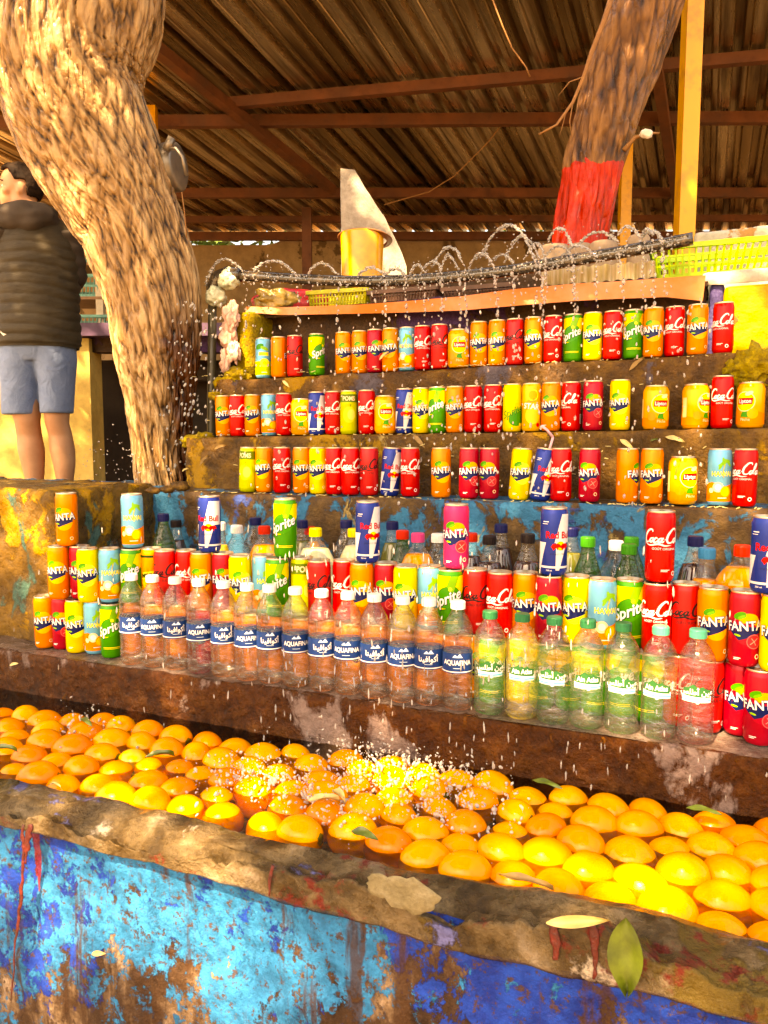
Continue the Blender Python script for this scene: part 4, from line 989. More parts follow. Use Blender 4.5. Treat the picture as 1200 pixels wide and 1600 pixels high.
# ------------------------------------------------------------------ trees
def limb(path, Y, n=150, ring=.012, amp=.012, tw=.8, sp=23):
    """path: (px, py, width px[, Y]) along the axis"""
    pts = []
    for q in path:
        y = q[3] if len(q) > 3 else Y; c = at(q[0], q[1], y); pts.append((c, q[2]/2*y/F))
    out = []
    for i in range(len(pts)-1):
        p0, p1, p2, p3 = pts[max(i-1,0)], pts[i], pts[i+1], pts[min(i+2, len(pts)-1)]
        k_ = max(2, int((p2[0]-p1[0]).length/ring))
        for j in range(k_):
            t = j/k_; cr = lambda a, b, c, d: .5*((2*b)+(-a+c)*t+(2*a-5*b+4*c-d)*t*t+(-a+3*b-3*c+d)*t**3)
            out.append((cr(p0[0], p1[0], p2[0], p3[0]), cr(p0[1], p1[1], p2[1], p3[1])))
    out.append(pts[-1]); v = []; f = []; rd = []; L = 0; prev = Vector((0, -1, 0))
    for i, (c, r) in enumerate(out):
        if i: L += (c-out[i-1][0]).length
        d = (out[min(i+1, len(out)-1)][0]-out[max(i-1, 0)][0]).normalized()
        b = d.cross(prev).normalized(); a = b.cross(d).normalized(); prev = a
        for k_ in range(n):
            g = 2*PI*k_/n; g2 = g+tw*L
            q = Vector((math.cos(g2)*r*sp*2.1, math.sin(g2)*r*sp*2.1, L*sp*.30))
            wv = noise.noise_vector(q*.35)*1.5+noise.noise_vector(q*1.3)*.5
            dist, _ = noise.voronoi(q+wv, distance_metric='DISTANCE', exponent=2.5)
            e = min(1, (dist[1]-dist[0])*3.2)
            q2 = Vector((q.x*.55, q.y*.55, q.z*.35))+wv*.6; d2, _ = noise.voronoi(q2, distance_metric='DISTANCE', exponent=2.5)
            e = .42*e+.68*min(1, (d2[1]-d2[0])*2.3)
            big = fbm(Vector((math.cos(g)*1.3, math.sin(g)*1.3, L*2.2)), 3)
            fine = fbm(q*2.2, 3)
            rr = r*(1+.07*big)+amp*(e-.6)+amp*.35*fine
            v.append(c+(a*math.cos(g)+b*math.sin(g))*rr); rd.append(max(0, min(1, e*.75+.2+.25*fine)))
    m = len(out)
    for i in range(m-1):
        for k_ in range(n): f.append((i*n+k_, (i+1)*n+k_, (i+1)*n+(k_+1) % n, i*n+(k_+1) % n)[::-1])
    f.append(tuple(range((m-1)*n, m*n)))
    return v, f, rd
def limb_obj(name, parent, mat, *a, **k_):
    v, f, rd = limb(*a, **k_); o = build(name, v, f, mat, parent)
    at_ = o.data.attributes.new('ridge', 'FLOAT', 'POINT'); at_.data.foreach_set('value', rd); return o
t1 = empty('leaning_tree', at(268, 800, 2.75), 'thick leaning tree with pale ridged bark at left, in front of the man', 'tree')
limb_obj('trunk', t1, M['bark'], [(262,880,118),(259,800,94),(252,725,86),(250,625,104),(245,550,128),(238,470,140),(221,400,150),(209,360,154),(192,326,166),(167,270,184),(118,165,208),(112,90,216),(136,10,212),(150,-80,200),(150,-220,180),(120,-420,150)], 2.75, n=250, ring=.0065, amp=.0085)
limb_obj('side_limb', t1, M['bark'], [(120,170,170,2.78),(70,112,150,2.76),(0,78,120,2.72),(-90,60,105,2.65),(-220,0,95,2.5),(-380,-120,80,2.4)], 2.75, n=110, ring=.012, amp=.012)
t2 = empty('painted_tree', at(893, 420, 3.1), 'straight brown tree with red painted foot behind the dripping pipe', 'tree')
limb_obj('trunk', t2, M['bark2'], [(888,520,82),(896,440,82),(902,385,80),(918,310,86),(930,250,90),(958,150,96),(990,60,104),(1010,0,108),(1040,-90,112),(1080,-260,110)], 3.1, n=120, ring=.011, amp=.010, sp=12)
# dead twig and cut stub of the second tree
def twig(parent, pts, r, Y, mat, name='twig'):
    mb = MB(); ps = [at(x, y, Y) for x, y in pts]; mb.tube(ps, [r*(1-.7*i/(len(ps)-1)) for i in range(len(ps))], 7); return mb.build(name, mat, parent)
M['twig'] = plain('bare_twig', (.30,.13,.04), .7)
twig(t2, [(960,-20),(945,30),(925,80),(912,120),(895,160),(870,195),(842,210)], .011, 2.95, M['twig'])
twig(t2, [(912,120),(890,128),(872,150)], .003, 2.95, M['twig']); twig(t2, [(895,160),(890,190),(893,212)], .003, 2.95, M['twig']); twig(t2, [(884,176),(878,200),(873,215)], .002, 2.95, M['twig'])
twig(t2, [(955,-10),(957,60),(940,85)], .002, 2.95, M['twig'])
twig(t2, [(975,235),(992,215),(1015,208),(1030,208)], .010, 3.0, M['twig'], 'stub')
tag(lump('cloth_scrap', at(1010, 209, 2.98), .022, plain('white_cloth', (.7,.62,.52), .7), None, 'white scrap tied on the cut stub of the painted tree', 'rag', 3, (1.1,.6,.8)), None)
# foliage, and an unseen leaf slab added overhead to shade the basin in patches
M['foliage'] = plain('tree_foliage', (.07,.12,.02), .5, 0, .3, 5)
def leaf_mass(parent, boxes, n, seed, size=.075):
    rnd = random.Random(seed); v = []; f = []
    for (c, r, cnt) in boxes:
        for _ in range(cnt):
            while True:
                q = Vector((rnd.uniform(-1, 1), rnd.uniform(-1, 1), rnd.uniform(-1, 1)))
                if .1 < q.length < 1: break
            p = Vector(c)+Vector((q.x*r[0], q.y*r[1], q.z*r[2]))
            a = Vector((rnd.gauss(0, 1), rnd.gauss(0, 1), rnd.gauss(0, .6))).normalized(); b = a.cross(Vector((rnd.gauss(0, .5), rnd.gauss(0, .5), 1))).normalized()
            L = size*rnd.uniform(.7, 1.4); k0 = len(v)
            v += [p-a*L, p-b*L*.32, p+a*L, p+b*L*.32]; f.append((k0, k0+1, k0+2, k0+3))
    return tag(build('leaf_mass', v, f, M['foliage'], parent, smooth=False), kind='stuff')
def upsun(target, d): return Vector(target)+SUN*d
CL1 = []
def cl(px, py, z, d, r, n): CL1.append((upsun(atz(px, py, z), d), r, n))
SHADE_LEAVES = True
# gaps cut in the added leaves to let sun through to chosen spots (column, row, distance t, radius)
HOLES = [(230,950,1.44,.09),(310,960,1.44,.06),(390,975,1.44,.08),(480,985,1.44,.07),(560,1000,1.44,.08),(640,1010,1.44,.06),(715,1010,1.44,.08),(800,1030,1.44,.07),(890,1040,1.44,.08),(980,1050,1.44,.07),(1070,1060,1.44,.09),(70,900,1.5,.10),(30,820,1.5,.10),(590,390,3.0,.14),(395,1240,1.15,.075),(625,1215,1.32,.075),(1000,1395,1.10,.055),(150,1221,1.10,.05),(1075,1365,1.12,.05),(270,1090,1.40,.07),(610,1130,1.40,.05),(180,1260,.95,.12),(330,1320,.90,.10),(120,1340,.885,.10),(260,1420,.885,.10),(90,1480,.885,.08),(420,1480,.885,.07),(330,1550,.885,.09),(420,1560,.885,.05),
 (60,120,2.1,.20),(80,230,2.1,.20),(125,330,2.1,.18),(170,430,2.2,.15),(195,520,2.2,.12),(222,620,2.2,.08),(230,700,2.2,.07),(235,750,2.2,.06),(150,120,2.1,.12),(190,200,2.2,.08),(230,300,2.3,.07),(570,360,2.9,.22),(600,420,2.9,.12),(1150,490,2.42,.12),(1140,400,2.5,.12),(1160,365,2.6,.10),(900,340,2.9,.06),(820,445,2.4,.06),(450,470,2.4,.05),(400,430,2.3,.05),(690,560,2.2,.05),(1050,700,1.9,.04),(520,700,1.9,.04)]
if SHADE_LEAVES:
    rnd = random.Random(5); HO = []
    for px_, py_, t_, r_ in HOLES: HO.append((att(px_, py_, t_), r_))
    v = []; f = []
    for _ in range(24000):
        p = Vector((rnd.uniform(-4.4, 1.4), rnd.uniform(-3.1, 2.2), rnd.uniform(3.1, 4.5)))
        if fbm(p*1.1, 2) > .30: continue
        hit = False
        for h, r_ in HO:
            q = p-h; q -= SUN*q.dot(SUN)
            if q.length < r_*(1+.35*fbm(p*5, 2)): hit = True; break
        if hit and rnd.random() < .93: continue
        a = Vector((rnd.gauss(0, 1), rnd.gauss(0, 1), rnd.gauss(0, .5))).normalized(); b = a.cross(Vector((rnd.gauss(0, .4), rnd.gauss(0, .4), 1))).normalized()
        L = .083*rnd.uniform(.7, 1.4); k0 = len(v)
        v += [p-a*L, p-b*L*.34, p+a*L, p+b*L*.34]; f.append((k0, k0+1, k0+2, k0+3))
    tag(build('leaf_mass', v, f, M['foliage'], t1, smooth=False), kind='stuff')  # unseen leaves added for their dappled shade, hung on this tree
    CL1 = [(Vector((x, y, 3.7)), 0, 0) for x, y in ((-4.2,-1.4),(-2.9,-.2),(-1.6,-1.),(-3.8,1.4),(-.9,.8),(-2.2,1.9),(-.2,-.6))]
    for c, r, n in CL1[:7]:
        a = at(120, -420, 2.75); mb = MB(); m_ = (a+c)/2+Vector((0, 0, .4)); mb.tube([a, (a+m_)/2+Vector((.1,0,.15)), m_, (m_+c)/2, c], [.07,.055,.04,.03,.015], 8); mb.build('branch', M['bark'], t1)

# ------------------------------------------------------------------ shelter
d = ray(1100, 800); d = d/d.y
def zr(Y): return 2.568-.0917*Y
sh = empty('corrugated_shelter', (0, 5, -.38), 'open shelter with corrugated metal roof on steel beams and posts', 'shelter')
Y0, Y1 = 3.6, 7.28; pitch = .168; prof = [(0,0),(.045,0),(.058,.040),(.096,.040),(.109,0),(.134,0),(.1415,.010),(.150,0)]
x = -5.2; si = 0
while x < 4.6:
    mb = MB(); v = []; f = []; cols_ = []; n = 5
    for kx in range(n):
        for a, h in prof: cols_.append((x+kx*pitch+a, h))
    cols_.append((x+n*pitch+.02, .003))
    ys = [Y0+(Y1-Y0)*i/14 for i in range(15)]; dz = .004*(si % 2)
    for Y in ys:
        for X0, h in cols_:
            v.append(Vector((X0+d.x*(Y-Y0), Y, zr(Y)+h+dz+.006*fbm(Vector((X0*2, Y*1.3, si)), 2))))
    m_ = len(cols_)
    for i in range(14):
        for j in range(m_-1): f.append((i*m_+j, i*m_+j+1, (i+1)*m_+j+1, (i+1)*m_+j))
    build('roof_sheet', v, f, M['roof'], sh, smooth=False); x += n*pitch; si += 1
def purlin(pxa, pya, pxb, pyb, th=.07, w_=.05, name='purlin', drop=.045):
    def onroof(px, py):
        r = ray(px, py); k_ = (2.568-drop)/(r.z+.0917*r.y); return r*k_
    a, b = onroof(pxa, pya), onroof(pxb, pyb); mb = MB(); beam(mb, a, b, w_, th); return mb.build(name, M['rust'], sh, smooth=False)
purlin(-600, 196, 2200, 178); purlin(-600, 303, 2000, 301); purlin(-300, 370, 1700, 368, .07)
purlin(358, 162, 1500, 62, .06); purlin(-400, 345, 1700, 340, .05)
purlin(120, -25, 520, 298, .06, .06, 'rafter', .09); purlin(950, -400, 1060, 330, .06, .06, 'rafter', .09)
def post(px0, py0, px1, py1, Y, w_, mat, name='post'):
    a = at(px0, py0, Y); b = at(px1, py1, Y); mb = MB(); beam(mb, (a.x, Y, -.38), (b.x+(b.x-a.x)*.0, Y, zr(Y)-.03), w_, w_); return mb.build(name, mat, sh, smooth=False)
post(1066, 380, 1084, 0, 3.35, .068, M['ypost']); post(975, 380, 978, 250, 5.2, .068, M['ypost']); post(235, 200, 235, 80, 5.0, .055, M['ypost']); post(479, 420, 479, 265, 6.6, .078, M['rust'])
# back wall beyond the shelter with ragged top
bw = MB(); n = 120; v = []; f = []
for i in range(n+1):
    X = -9+18*i/n; zt = (1.81 if -1.80 < X < -.97 else 1.875)+.012*fbm(Vector((X*3, 0, 0)), 4)
    for y_ in (7.3, 7.45): v += [(X, y_, -1.4), (X, y_, zt)]
for i in range(n):
    a = i*4; b = a+4; f += [(a, b, b+1, a+1), (a+2, a+3, b+3, b+2), (a+1, b+1, b+3, a+3)]
wl = build('back_wall', v, f, M['backwall'], smooth=False, origin=(0, 7.37, -1.4)); tag(wl, 'ochre rendered wall closing the shelter at the back', 'wall')
# trees beyond
for i, (X, Y, z, r) in enumerate(((-3.2,14,3.4,1.7),(-.6,15,3.2,1.6),(2.6,16,3.4,1.8))):
    t = empty('distant_tree', (X, Y, -1.45), ['sunlit tree beyond the back wall, seen through the gap at left','sunlit tree beyond the back wall near the brown post','tree beyond the back wall at right'][i], 'tree', 'trees beyond the wall')
    mb = MB(); mb.tube([(X, Y, -1.46), (X+.1, Y, .6), (X, Y, z)], [.16,.12,.05], 8); mb.build('trunk', M['bark2'], t); 
    rnd_c = [((X+random.uniform(-r, r)*.6, Y+random.uniform(-.6, .6), z+random.uniform(-1, .8)), (.8, .7, .6), 260) for _ in range(6)]
    leaf_mass(t, rnd_c, 0, 30+i, .13)
# low mustard wall, purple counter top, dark sheet for the shaded void behind the man
mw = empty('mustard_counter', (-2.3, 4.75, -.38), 'mustard low wall with dark purple counter top behind the man', 'counter')
a = at(-120, 540, 4.7); b = at(139, 540, 4.7); mb = MB(); mb.box(((a.x+b.x)/2, 4.8, (-.38+.62)/2), (b.x-a.x, .2, 1.0)); mb.build('low_wall', M['mustard'], mw, smooth=False)
a = at(60, 540, 4.7); b = at(430, 540, 4.7)
mb = MB(); mb.box(((a.x+b.x)/2, 4.95, .665), (b.x-a.x, .62, .075)); mb.build('counter_top', plain('purple_counter_paint', (.10,.05,.11), .5, 0, .2, 14, .3), mw, smooth=False)
a = at(139, 560, 4.7); b = at(430, 560, 4.7); mb = MB(); mb.box(((a.x+b.x)/2, 4.80, .585), (b.x-a.x, .1, .085)); mb.build('front_board', M['recess'], mw, smooth=False)
dk = plain('dark_void_sheet', (.05,.03,.015), .8, 0, .3, 3)  # dark sheet added where the space under the counter is only shade
mb = MB(); mb.box(((a.x+b.x)/2, 5.35, .08), (b.x-a.x+.6, .04, .95)); mb.box(((a.x+b.x)/2+.1, 5.2, .45), (b.x-a.x, .12, .09)); mb.build('void_sheet', dk, mw, smooth=False)
# rack with plastic crates
def basket(name, label, c, dims, mat, yaw, parent=None, group=None, rows=3, nb=16, cat='basket', taper=.9):
    w_, dp, h = dims; o = empty(name, c, label, cat, group, yaw)
    def lm(nm, mb_): return link(nm, mesh(nm, mb_.v, mb_.f, mat, smooth=False), o)
    m1 = MB()
    for (x0, y0, lx, ly) in ((0,-dp/2,w_,.006),(0,dp/2,w_,.006),(-w_/2,0,.006,dp),(w_/2,0,.006,dp)): m1.box((x0, y0, h-.006), (lx+.008, ly+.008, .014))
    lm('rim', m1)
    m2 = MB(); m2.box((0, 0, .003), (w_*taper, dp*taper, .005)); lm('base', m2)
    for sx, sy in ((0,-1),(0,1),(-1,0),(1,0)):
        m3 = MB(); L = w_ if sx == 0 else dp; nn = nb if sx == 0 else max(4, int(nb*dp/w_))
        def pt(u, v_):   # u along -1..1, v_ 0..1
            k_ = taper+(1-taper)*v_; along = u*L/2*k_; outw = (dp if sx == 0 else w_)/2*k_
            return Vector((along, sy*outw, v_*h)) if sx == 0 else Vector((sx*outw, along, v_*h))
        for i in range(nn+1):
            u = -1+2*i/nn; a_, b_ = pt(u, 0), pt(min(1, u+1.2/nn), .95); beam(m3, a_, b_, .005, .005)
        for j in range(rows+1):
            v_ = j/rows*.95; a_, b_ = pt(-1, v_), pt(1, v_); beam(m3, a_, b_, .0045, h/rows*.32 if j in (0, rows) else h/rows*.22)
        lm('side_panel', m3)
    return o
teal = plain('teal_plastic', (.10,.34,.26), .45); lime = plain('lime_plastic', (.38,.58,.01), .4); ylw = plain('yellow_green_plastic', (.60,.55,.03), .4); brn = plain('brown_plastic', (.12,.045,.02), .45)
rk = empty('crate_rack', at(165, 560, 5.0), 'pale rack of shelves holding the teal plastic crates behind the man', 'rack')
mb = MB()
for px in (158, 60): a = at(px, 500, 5.05); mb.box((a.x, 5.05, 1.1), (.045, .045, .82))
mb.build('upright', plain('cream_rack', (.6,.5,.34), .6), rk, smooth=False)
for py in (468, 530, 416):
    a = at(110, py, 5.15); mb = MB(); mb.box((a.x, 5.2, a.z-.012), (.85, .35, .018)); mb.build('shelf', plain('brown_shelf', (.28,.14,.06), .6), rk, smooth=False)
for i, (px, py) in enumerate(((148,466),(152,528),(120,414))):
    a = at(px, py, 5.12); basket('plastic_crate', ['teal crate on the middle shelf behind the man','teal crate on the lowest shelf behind the man','teal crate on the top shelf behind the man'][i], (a.x, 5.15, a.z), (.36,.26,.13), teal, .0, None, 'teal crates on the rack', 2, 14, 'crate')
# baskets over the orange strip
def stand(px, py, t, dz=0): q = att(px, py, t); s, _ = st(q); return P(s, t, .457+dz)
basket('plastic_basket', 'yellow green basket under the dripping pipe, left of centre', stand(538, 470, 2.60), (.225,.15,.085), ylw, -TH+.08, rows=4, nb=18)
basket('plastic_basket', 'brown mesh basket right of the yellow green one', stand(640, 462, 2.60), (.25,.15,.07), brn, -TH, rows=4, nb=22)
basket('plastic_basket', 'brown mesh basket deep under the pipe, right of centre', stand(755, 455, 2.60), (.24,.15,.06), brn, -TH, rows=4, nb=20)
basket('plastic_basket', 'large lime basket at the right under the white wall', P(s_at(1135, 2.56, .5), 2.56, .489), (.42,.18,.088), lime, -TH, rows=3, nb=22)
# red plastic bag, golden plastic bag, crumpled pink wrap, striped cloth
M['redpl'] = plain('red_plastic', (.70,.03,.04), .3, bump=.6, nsc=12); M['clearbag'] = plain('crumpled_golden_plastic', (.55,.38,.10), .15, 0, .3, 20, .9, trans=.35); M['pinkpl'] = plain('pink_plastic_wrap', (.72,.42,.33), .3, 0, .2, 14, .8)
tag(lump('plastic_tub', stand(455, 465, 2.56)+Vector((0,0,.055)), .115, M['redpl'], None, None, None, 4, (1.25,.5,.5), 4, .12), 'red plastic sack lying on the shelf at the left end', 'sack')
tag(lump('plastic_bag', att(430, 468, 2.42), .062, M['clearbag'], None, None, None, 5, (1.15,.5,.62), 4, .55), 'crumpled golden clear bag hanging over the left end of the strip', 'bag')
wb = empty('plastic_wrapping', att(358, 560, 2.33), 'crumpled pink plastic wrapping hanging beside the black standpipe', 'bag')
for i, (x, y, r, sq) in enumerate(((362,495,.045,(.6,.4,1.1)),(356,525,.04,(.65,.4,1.2)),(366,550,.035,(.6,.4,1.)),(352,565,.035,(.5,.4,1.1)))):
    lump('fold', att(x, y, 2.30), r, M['pinkpl'], wb, seed=i+7, sq=sq, n=4, amp=.6, fr=4)
# orange strip
top_ = [(384,479),(440,480),(500,478),(560,476),(640,470),(720,463),(800,452),(900,443),(960,440),(1040,434),(1103,430)]
bot_ = [(384,488),(440,492),(500,491),(560,490),(640,488),(720,485),(800,478),(900,470),(960,467),(1040,464),(1096,470)]
v = []; f = []; n = 80
for i in range(n+1):
    x = 384+(1103-384)*i/n; ya = interp(x, top_); yb = interp(x, bot_)
    for j in range(6):
        k_ = j/5; a = att(x-(5*k_ if i == n else 0), ya+(yb-ya)*k_, 2.385+.006*math.sin(x*.03)+.012*k_*math.sin(x*.013))
        v.append(a); 
m_ = 6
for i in range(n):
    for j in range(5): f.append((i*m_+j, i*m_+j+1, (i+1)*m_+j+1, (i+1)*m_+j))
N0 = len(v); v += [q-D*.003 for q in v]; f += [tuple(reversed([i+N0 for i in q])) for q in f]
k = NT('orange_oilcloth'); k.col(k.mix(k.ramp(k.noise(7, 6, .6), (.45, 0.), (.7, .6)), (.74,.19,.035), (.80,.36,.20))); k.rough(.35); k.bump(k.noise(11, 3), .3, .01)
tag(build('oilcloth_strip', v, f, k.m, origin=v[0]), 'long orange oilcloth strip hanging along the shelf above the top cans', 'cloth')
v = []; f = []; n = 90
for i in range(n+1):
    x = 846+(1024-846)*i/n; ya = 421-(x-846)*.075+1.5*math.sin(x*.35); yb = ya+26
    for y in (ya, yb): v.append(att(x, y, 2.42+.006*math.sin(x*.5)))
for i in range(n): f.append((2*i, 2*i+1, 2*i+3, 2*i+2))
k = NT('striped_cream_cloth'); k.col(k.ramp(k.noise(9, 4, .6, k.map((9, 9, .4))), (.35, (.42,.34,.14)), (.6, (.62,.52,.36)))); k.rough(.7)
tag(build('pleated_cloth', v, f, k.m, origin=v[0]), 'pleated cream cloth strip between the pipe and the orange strip', 'cloth')
# overturned pale bowls behind the pipe
for i, (x, y, w_) in enumerate(((866,392,50),(906,390,40),(943,386,44),(998,376,34))):
    c = att(x, y, 2.83); r = w_/2*c.y/F; c.z = max(c.z, .62); mb = MB(); z0 = -(c.z-.60); mb.lathe([(r,z0),(r*1.02,-.012),(r*.96,.008),(r*.8,.016),(.0001,.018)], 24, c)
    tag(mb.build('upturned_bowl', plain('beige_clay', (.36,.24,.15), .6, 0, .15, 20, .3), origin=(c.x, c.y, .60)), ['wide pale bowl upturned behind the pipe, leftmost','second pale bowl from the left behind the pipe','third pale bowl behind the pipe, left of the orange post','small pale bowl right of the others beside the orange post'][i], 'bowl', 'upturned bowls behind the pipe')
# white slab and orange bucket
sb = [(533,262),(540,263),(553,266),(562,280),(578,305),(600,340),(618,375),(636,415),(645,470),(533,470)]
v = [at(x, y, 3.3) for x, y in sb]; v += [q+Vector((0, .09, 0)) for q in v]; n = len(sb)
for q in (8, 9): v[q].z = -.38; v[q+n].z = -.38
f = [tuple(range(n)), tuple(range(2*n-1, n-1, -1))]+[(i, i+n, (i+1) % n+n, (i+1) % n) for i in range(n)]
bm = bmesh.new(); vv = [bm.verts.new(q) for q in v]
for q in f: bm.faces.new([vv[i] for i in q])
bmesh.ops.recalc_face_normals(bm, faces=bm.faces); bmesh.ops.triangulate(bm, faces=bm.faces)
for _ in range(4): bmesh.ops.subdivide_edges(bm, edges=[e for e in bm.edges if e.calc_length() > .06], cuts=1)
for q in bm.verts: q.co += Vector((1, .3, 1))*.006*fbm(q.co*14, 3)
sbo = bpy.data.objects.new('wall_fin', bpy.data.meshes.new('wall_fin')); COL.objects.link(sbo); bm.to_mesh(sbo.data); bm.free(); sbo.data.materials.append(M['slab'])
tag(sbo, 'tapering whitewashed masonry fin standing behind the orange bucket', 'wall')
c = att(566, 415, 2.84); c.z = .60; bk = empty('orange_bucket', c, 'orange bucket with a brown flared brim, standing behind the pipe', 'bucket')
k_ = c.y/F; rB = 33*k_; zt = at(566, 366, c.y).z-c.z
mb = MB(); mb.lathe([(rB*.92,.0),(rB*.96,zt*.5),(rB,zt-.006),(rB,zt),(rB-.004,zt),(rB-.006,.01)], 40, c); mb.build('pail', plain('orange_enamel', (.85,.38,.02), .3, coat=.4), bk)
tl = Matrix.Rotation(math.radians(3), 3, 'Y') @ Matrix.Rotation(math.radians(-7), 3, 'X')
mb = MB(); mb.lathe([(rB+.003,zt-.02),(rB*1.18,zt-.012),(rB*1.26,zt-.014),(rB*1.28,zt-.010),(rB*1.18,zt-.005),(rB+.001,zt-.010)], 40, c, M=tl); mb.build('brim', plain('brown_brim', (.30,.11,.035), .4), bk)
mb = MB(); mb.lathe([(rB*.7,.0),(rB*.97,.0),(rB*.99,.012),(rB*.97,.02)], 30, c); mb.build('olive_band', plain('olive_band', (.35,.33,.05), .5), bk)

# ------------------------------------------------------------------ water pipe with jets
TP = 2.33
pp = [(376,430),(430,434),(500,438),(570,440),(640,438),(720,432),(800,423),(860,413),(900,406),(960,396),(1020,385),(1083,373)]
pipe = empty('water_pipe', att(333, 680, TP), 'black dripping water pipe sagging above the shelf, with wrapped elbow and standpipe', 'pipe')
k = NT('wet_black_pipe'); k.col(k.mix(k.ramp(k.noise(40, 5, .7), (.5, 0.), (.65, .6)), (.025,.018,.012), (.20,.13,.07))); k.rough(.12); k.bump(k.noise(60, 3), .4, .003); k.b.inputs['Specular IOR Level'].default_value = .9; M['pipe'] = k.m
pts = []
for i in range(len(pp)-1):
    for j in range(6): a = j/6; pts.append(att(pp[i][0]+(pp[i+1][0]-pp[i][0])*a, pp[i][1]+(pp[i+1][1]-pp[i][1])*a, TP))
pts.append(att(*pp[-1], TP)); mb = MB(); mb.tube(pts, .0180, 20); mb.build('pipe_run', M['pipe'], pipe)
mb = MB(); mb.tube([att(376,430,TP), att(356,428,TP), att(340,434,TP), att(333,450,TP), att(332,470,TP)], [.024,.026,.026,.025,.022], 16); mb.build('elbow', M['pipe'], pipe)
mb = MB(); mb.tube([att(332,470,TP), att(331,560,TP), att(330,720,TP), att(330,790,TP)], .0155, 16); mb.build('standpipe', plain('grey_green_pipe', (.07,.06,.035), .3), pipe)
M['wrapw'] = plain('whitish_wrapping', (.52,.55,.40), .35, 0, .2, 25, .8)
lump('wrapping', att(358, 436, TP-.01), .036, M['wrapw'], pipe, seed=2, sq=(1,.8,1), n=4, amp=.3, fr=4); lump('wrapping', att(338, 463, TP-.01), .036, M['wrapw'], pipe, seed=6, sq=(1,.8,.95), n=4, amp=.3, fr=4)
# drops
ICO = None
def ico():
    bm = bmesh.new(); bmesh.ops.create_icosphere(bm, subdivisions=2, radius=1); v = [q.co.copy() for q in bm.verts]; f = [tuple(x.index for x in q.verts) for q in bm.faces]; bm.free(); return v, f
IV, IF = ico()
bm = bmesh.new(); bmesh.ops.create_icosphere(bm, subdivisions=1, radius=1); IV1 = [q.co.copy() for q in bm.verts]; IF1 = [tuple(x.index for x in q.verts) for q in bm.faces]; bm.free()
rd = random.Random(3)
def drop(mb, c, r, d=None, st_=1., lo=False):
    v0, f0 = (IV1, IF1) if lo else (IV, IF)
    q = (d or Vector((0, 0, 1))).to_track_quat('Z', 'Y').to_matrix(); a, b = rd.uniform(.8, 1.2), rd.uniform(.8, 1.2)
    mb.add([c+q @ Vector((x.x*r*a, x.y*r*b, x.z*r*st_)) for x in v0], f0)
jets = MB()
ARC = [(322,446,345,406,380,424),(396,426,425,407,462,428),(482,426,503,411,526,428),(640,428,652,414,664,426),(675,418,702,386,724,415),(690,420,700,400,716,420),(750,402,796,352,836,408),(790,408,814,370,842,402),
       (766,412,785,398,802,412),(855,376,877,357,894,386),(903,384,935,362,966,379),(966,366,982,354,1000,370),(1002,374,1010,358,1020,366),(845,412,870,385,892,398),(820,404,838,380,850,398),(560,430,580,418,600,430),(600,432,618,420,632,430),(1000,372,1022,362,1034,380),(730,424,752,396,772,418),(880,400,905,384,930,402),(655,432,676,408,690,428)]
for x0, y0, xp, yp, x1, y1 in ARC:
    n = int(abs(x1-x0)*.62+abs(y0-yp)*.6); to = TP-rd.uniform(.0, .12)
    for i in range(n+1):
        a = i/n
        x = (1-a)**2*x0+2*a*(1-a)*(2*xp-(x0+x1)/2)+a*a*x1; y = (1-a)**2*y0+2*a*(1-a)*(2*yp-(y0+y1)/2)+a*a*y1
        x += rd.gauss(0, .9); y += rd.gauss(0, .9); tt_ = TP+(to-TP)*a-.005
        drop(jets, att(x, y, tt_), rd.uniform(.0016, .0044), Vector((1, 0, 4*(.5-a)*max(.2, (min(y0,y1)-yp)/max(8, abs(x1-x0))))), rd.uniform(1., 2.8), True)
        if rd.random() < .25: drop(jets, att(x+rd.gauss(0, 5), y+rd.gauss(0, 5), tt_), rd.uniform(.0012, .0028), None, 1, True)
for x0, y0, xp, yp, x1, y1 in ARC:     # falling ends of the jets
    x = x1; y = y1; L = rd.randint(9, 22)
    for i in range(L):
        x += rd.uniform(-1.0, 1.4); y += rd.uniform(3.5, 11)
        drop(jets, att(x+rd.gauss(0, 1.5), y, TP-.07), rd.uniform(.0022, .0052), None, rd.uniform(1, 2.2), True)
for i in range(520):   # beads along the pipe
    x = rd.uniform(385, 1060); y = interp(x, pp)+rd.gauss(-2, 7)+(rd.random()**2)*12
    drop(jets, att(x, y, TP-.022), rd.uniform(.0012, .004), None, 1, True)
tag(jets.build('water_jets', M['drop']), 'arching jets of water drops springing from the black pipe', None, kind='stuff')
spray = MB()
for i in range(620):
    x = rd.uniform(370, 1120) if rd.random() < .8 else rd.gauss(740, 110); y = rd.uniform(440, 790)
    drop(spray, att(x, y, rd.uniform(1.85, 2.08) if y > 600 else rd.uniform(2.0, 2.2)), rd.uniform(.0016, .0038), Vector((rd.uniform(-.25, .25), 0, 1)), rd.uniform(1.2, 2.6), True)
for i in range(330):   # spray in front of the dark foot of the tree
    x = min(345, max(205, rd.gauss(285, 32))); y = rd.uniform(470, 765)
    if x < 330-(y-470)*.25-70 and rd.random() < .8: continue
    drop(spray, att(x, y, rd.uniform(2.1, 2.3)), rd.uniform(.0022, .0052), Vector((rd.uniform(.1, .5), 0, 1)), rd.uniform(1.2, 2.2), True)
for i in range(90): drop(spray, att(rd.gauss(185, 35), rd.gauss(725, 30), 2.1), rd.uniform(.0012, .0032), None, 1.2, True)
for i in range(330):
    x = rd.gauss(600, 260); y = rd.uniform(800, 1180)+x*.06
    drop(spray, att(x, y, rd.uniform(1.30, 1.375)), rd.uniform(.0010, .0020), Vector((rd.uniform(-.1, .1), 0, 1)), rd.uniform(2.5, 7), True)
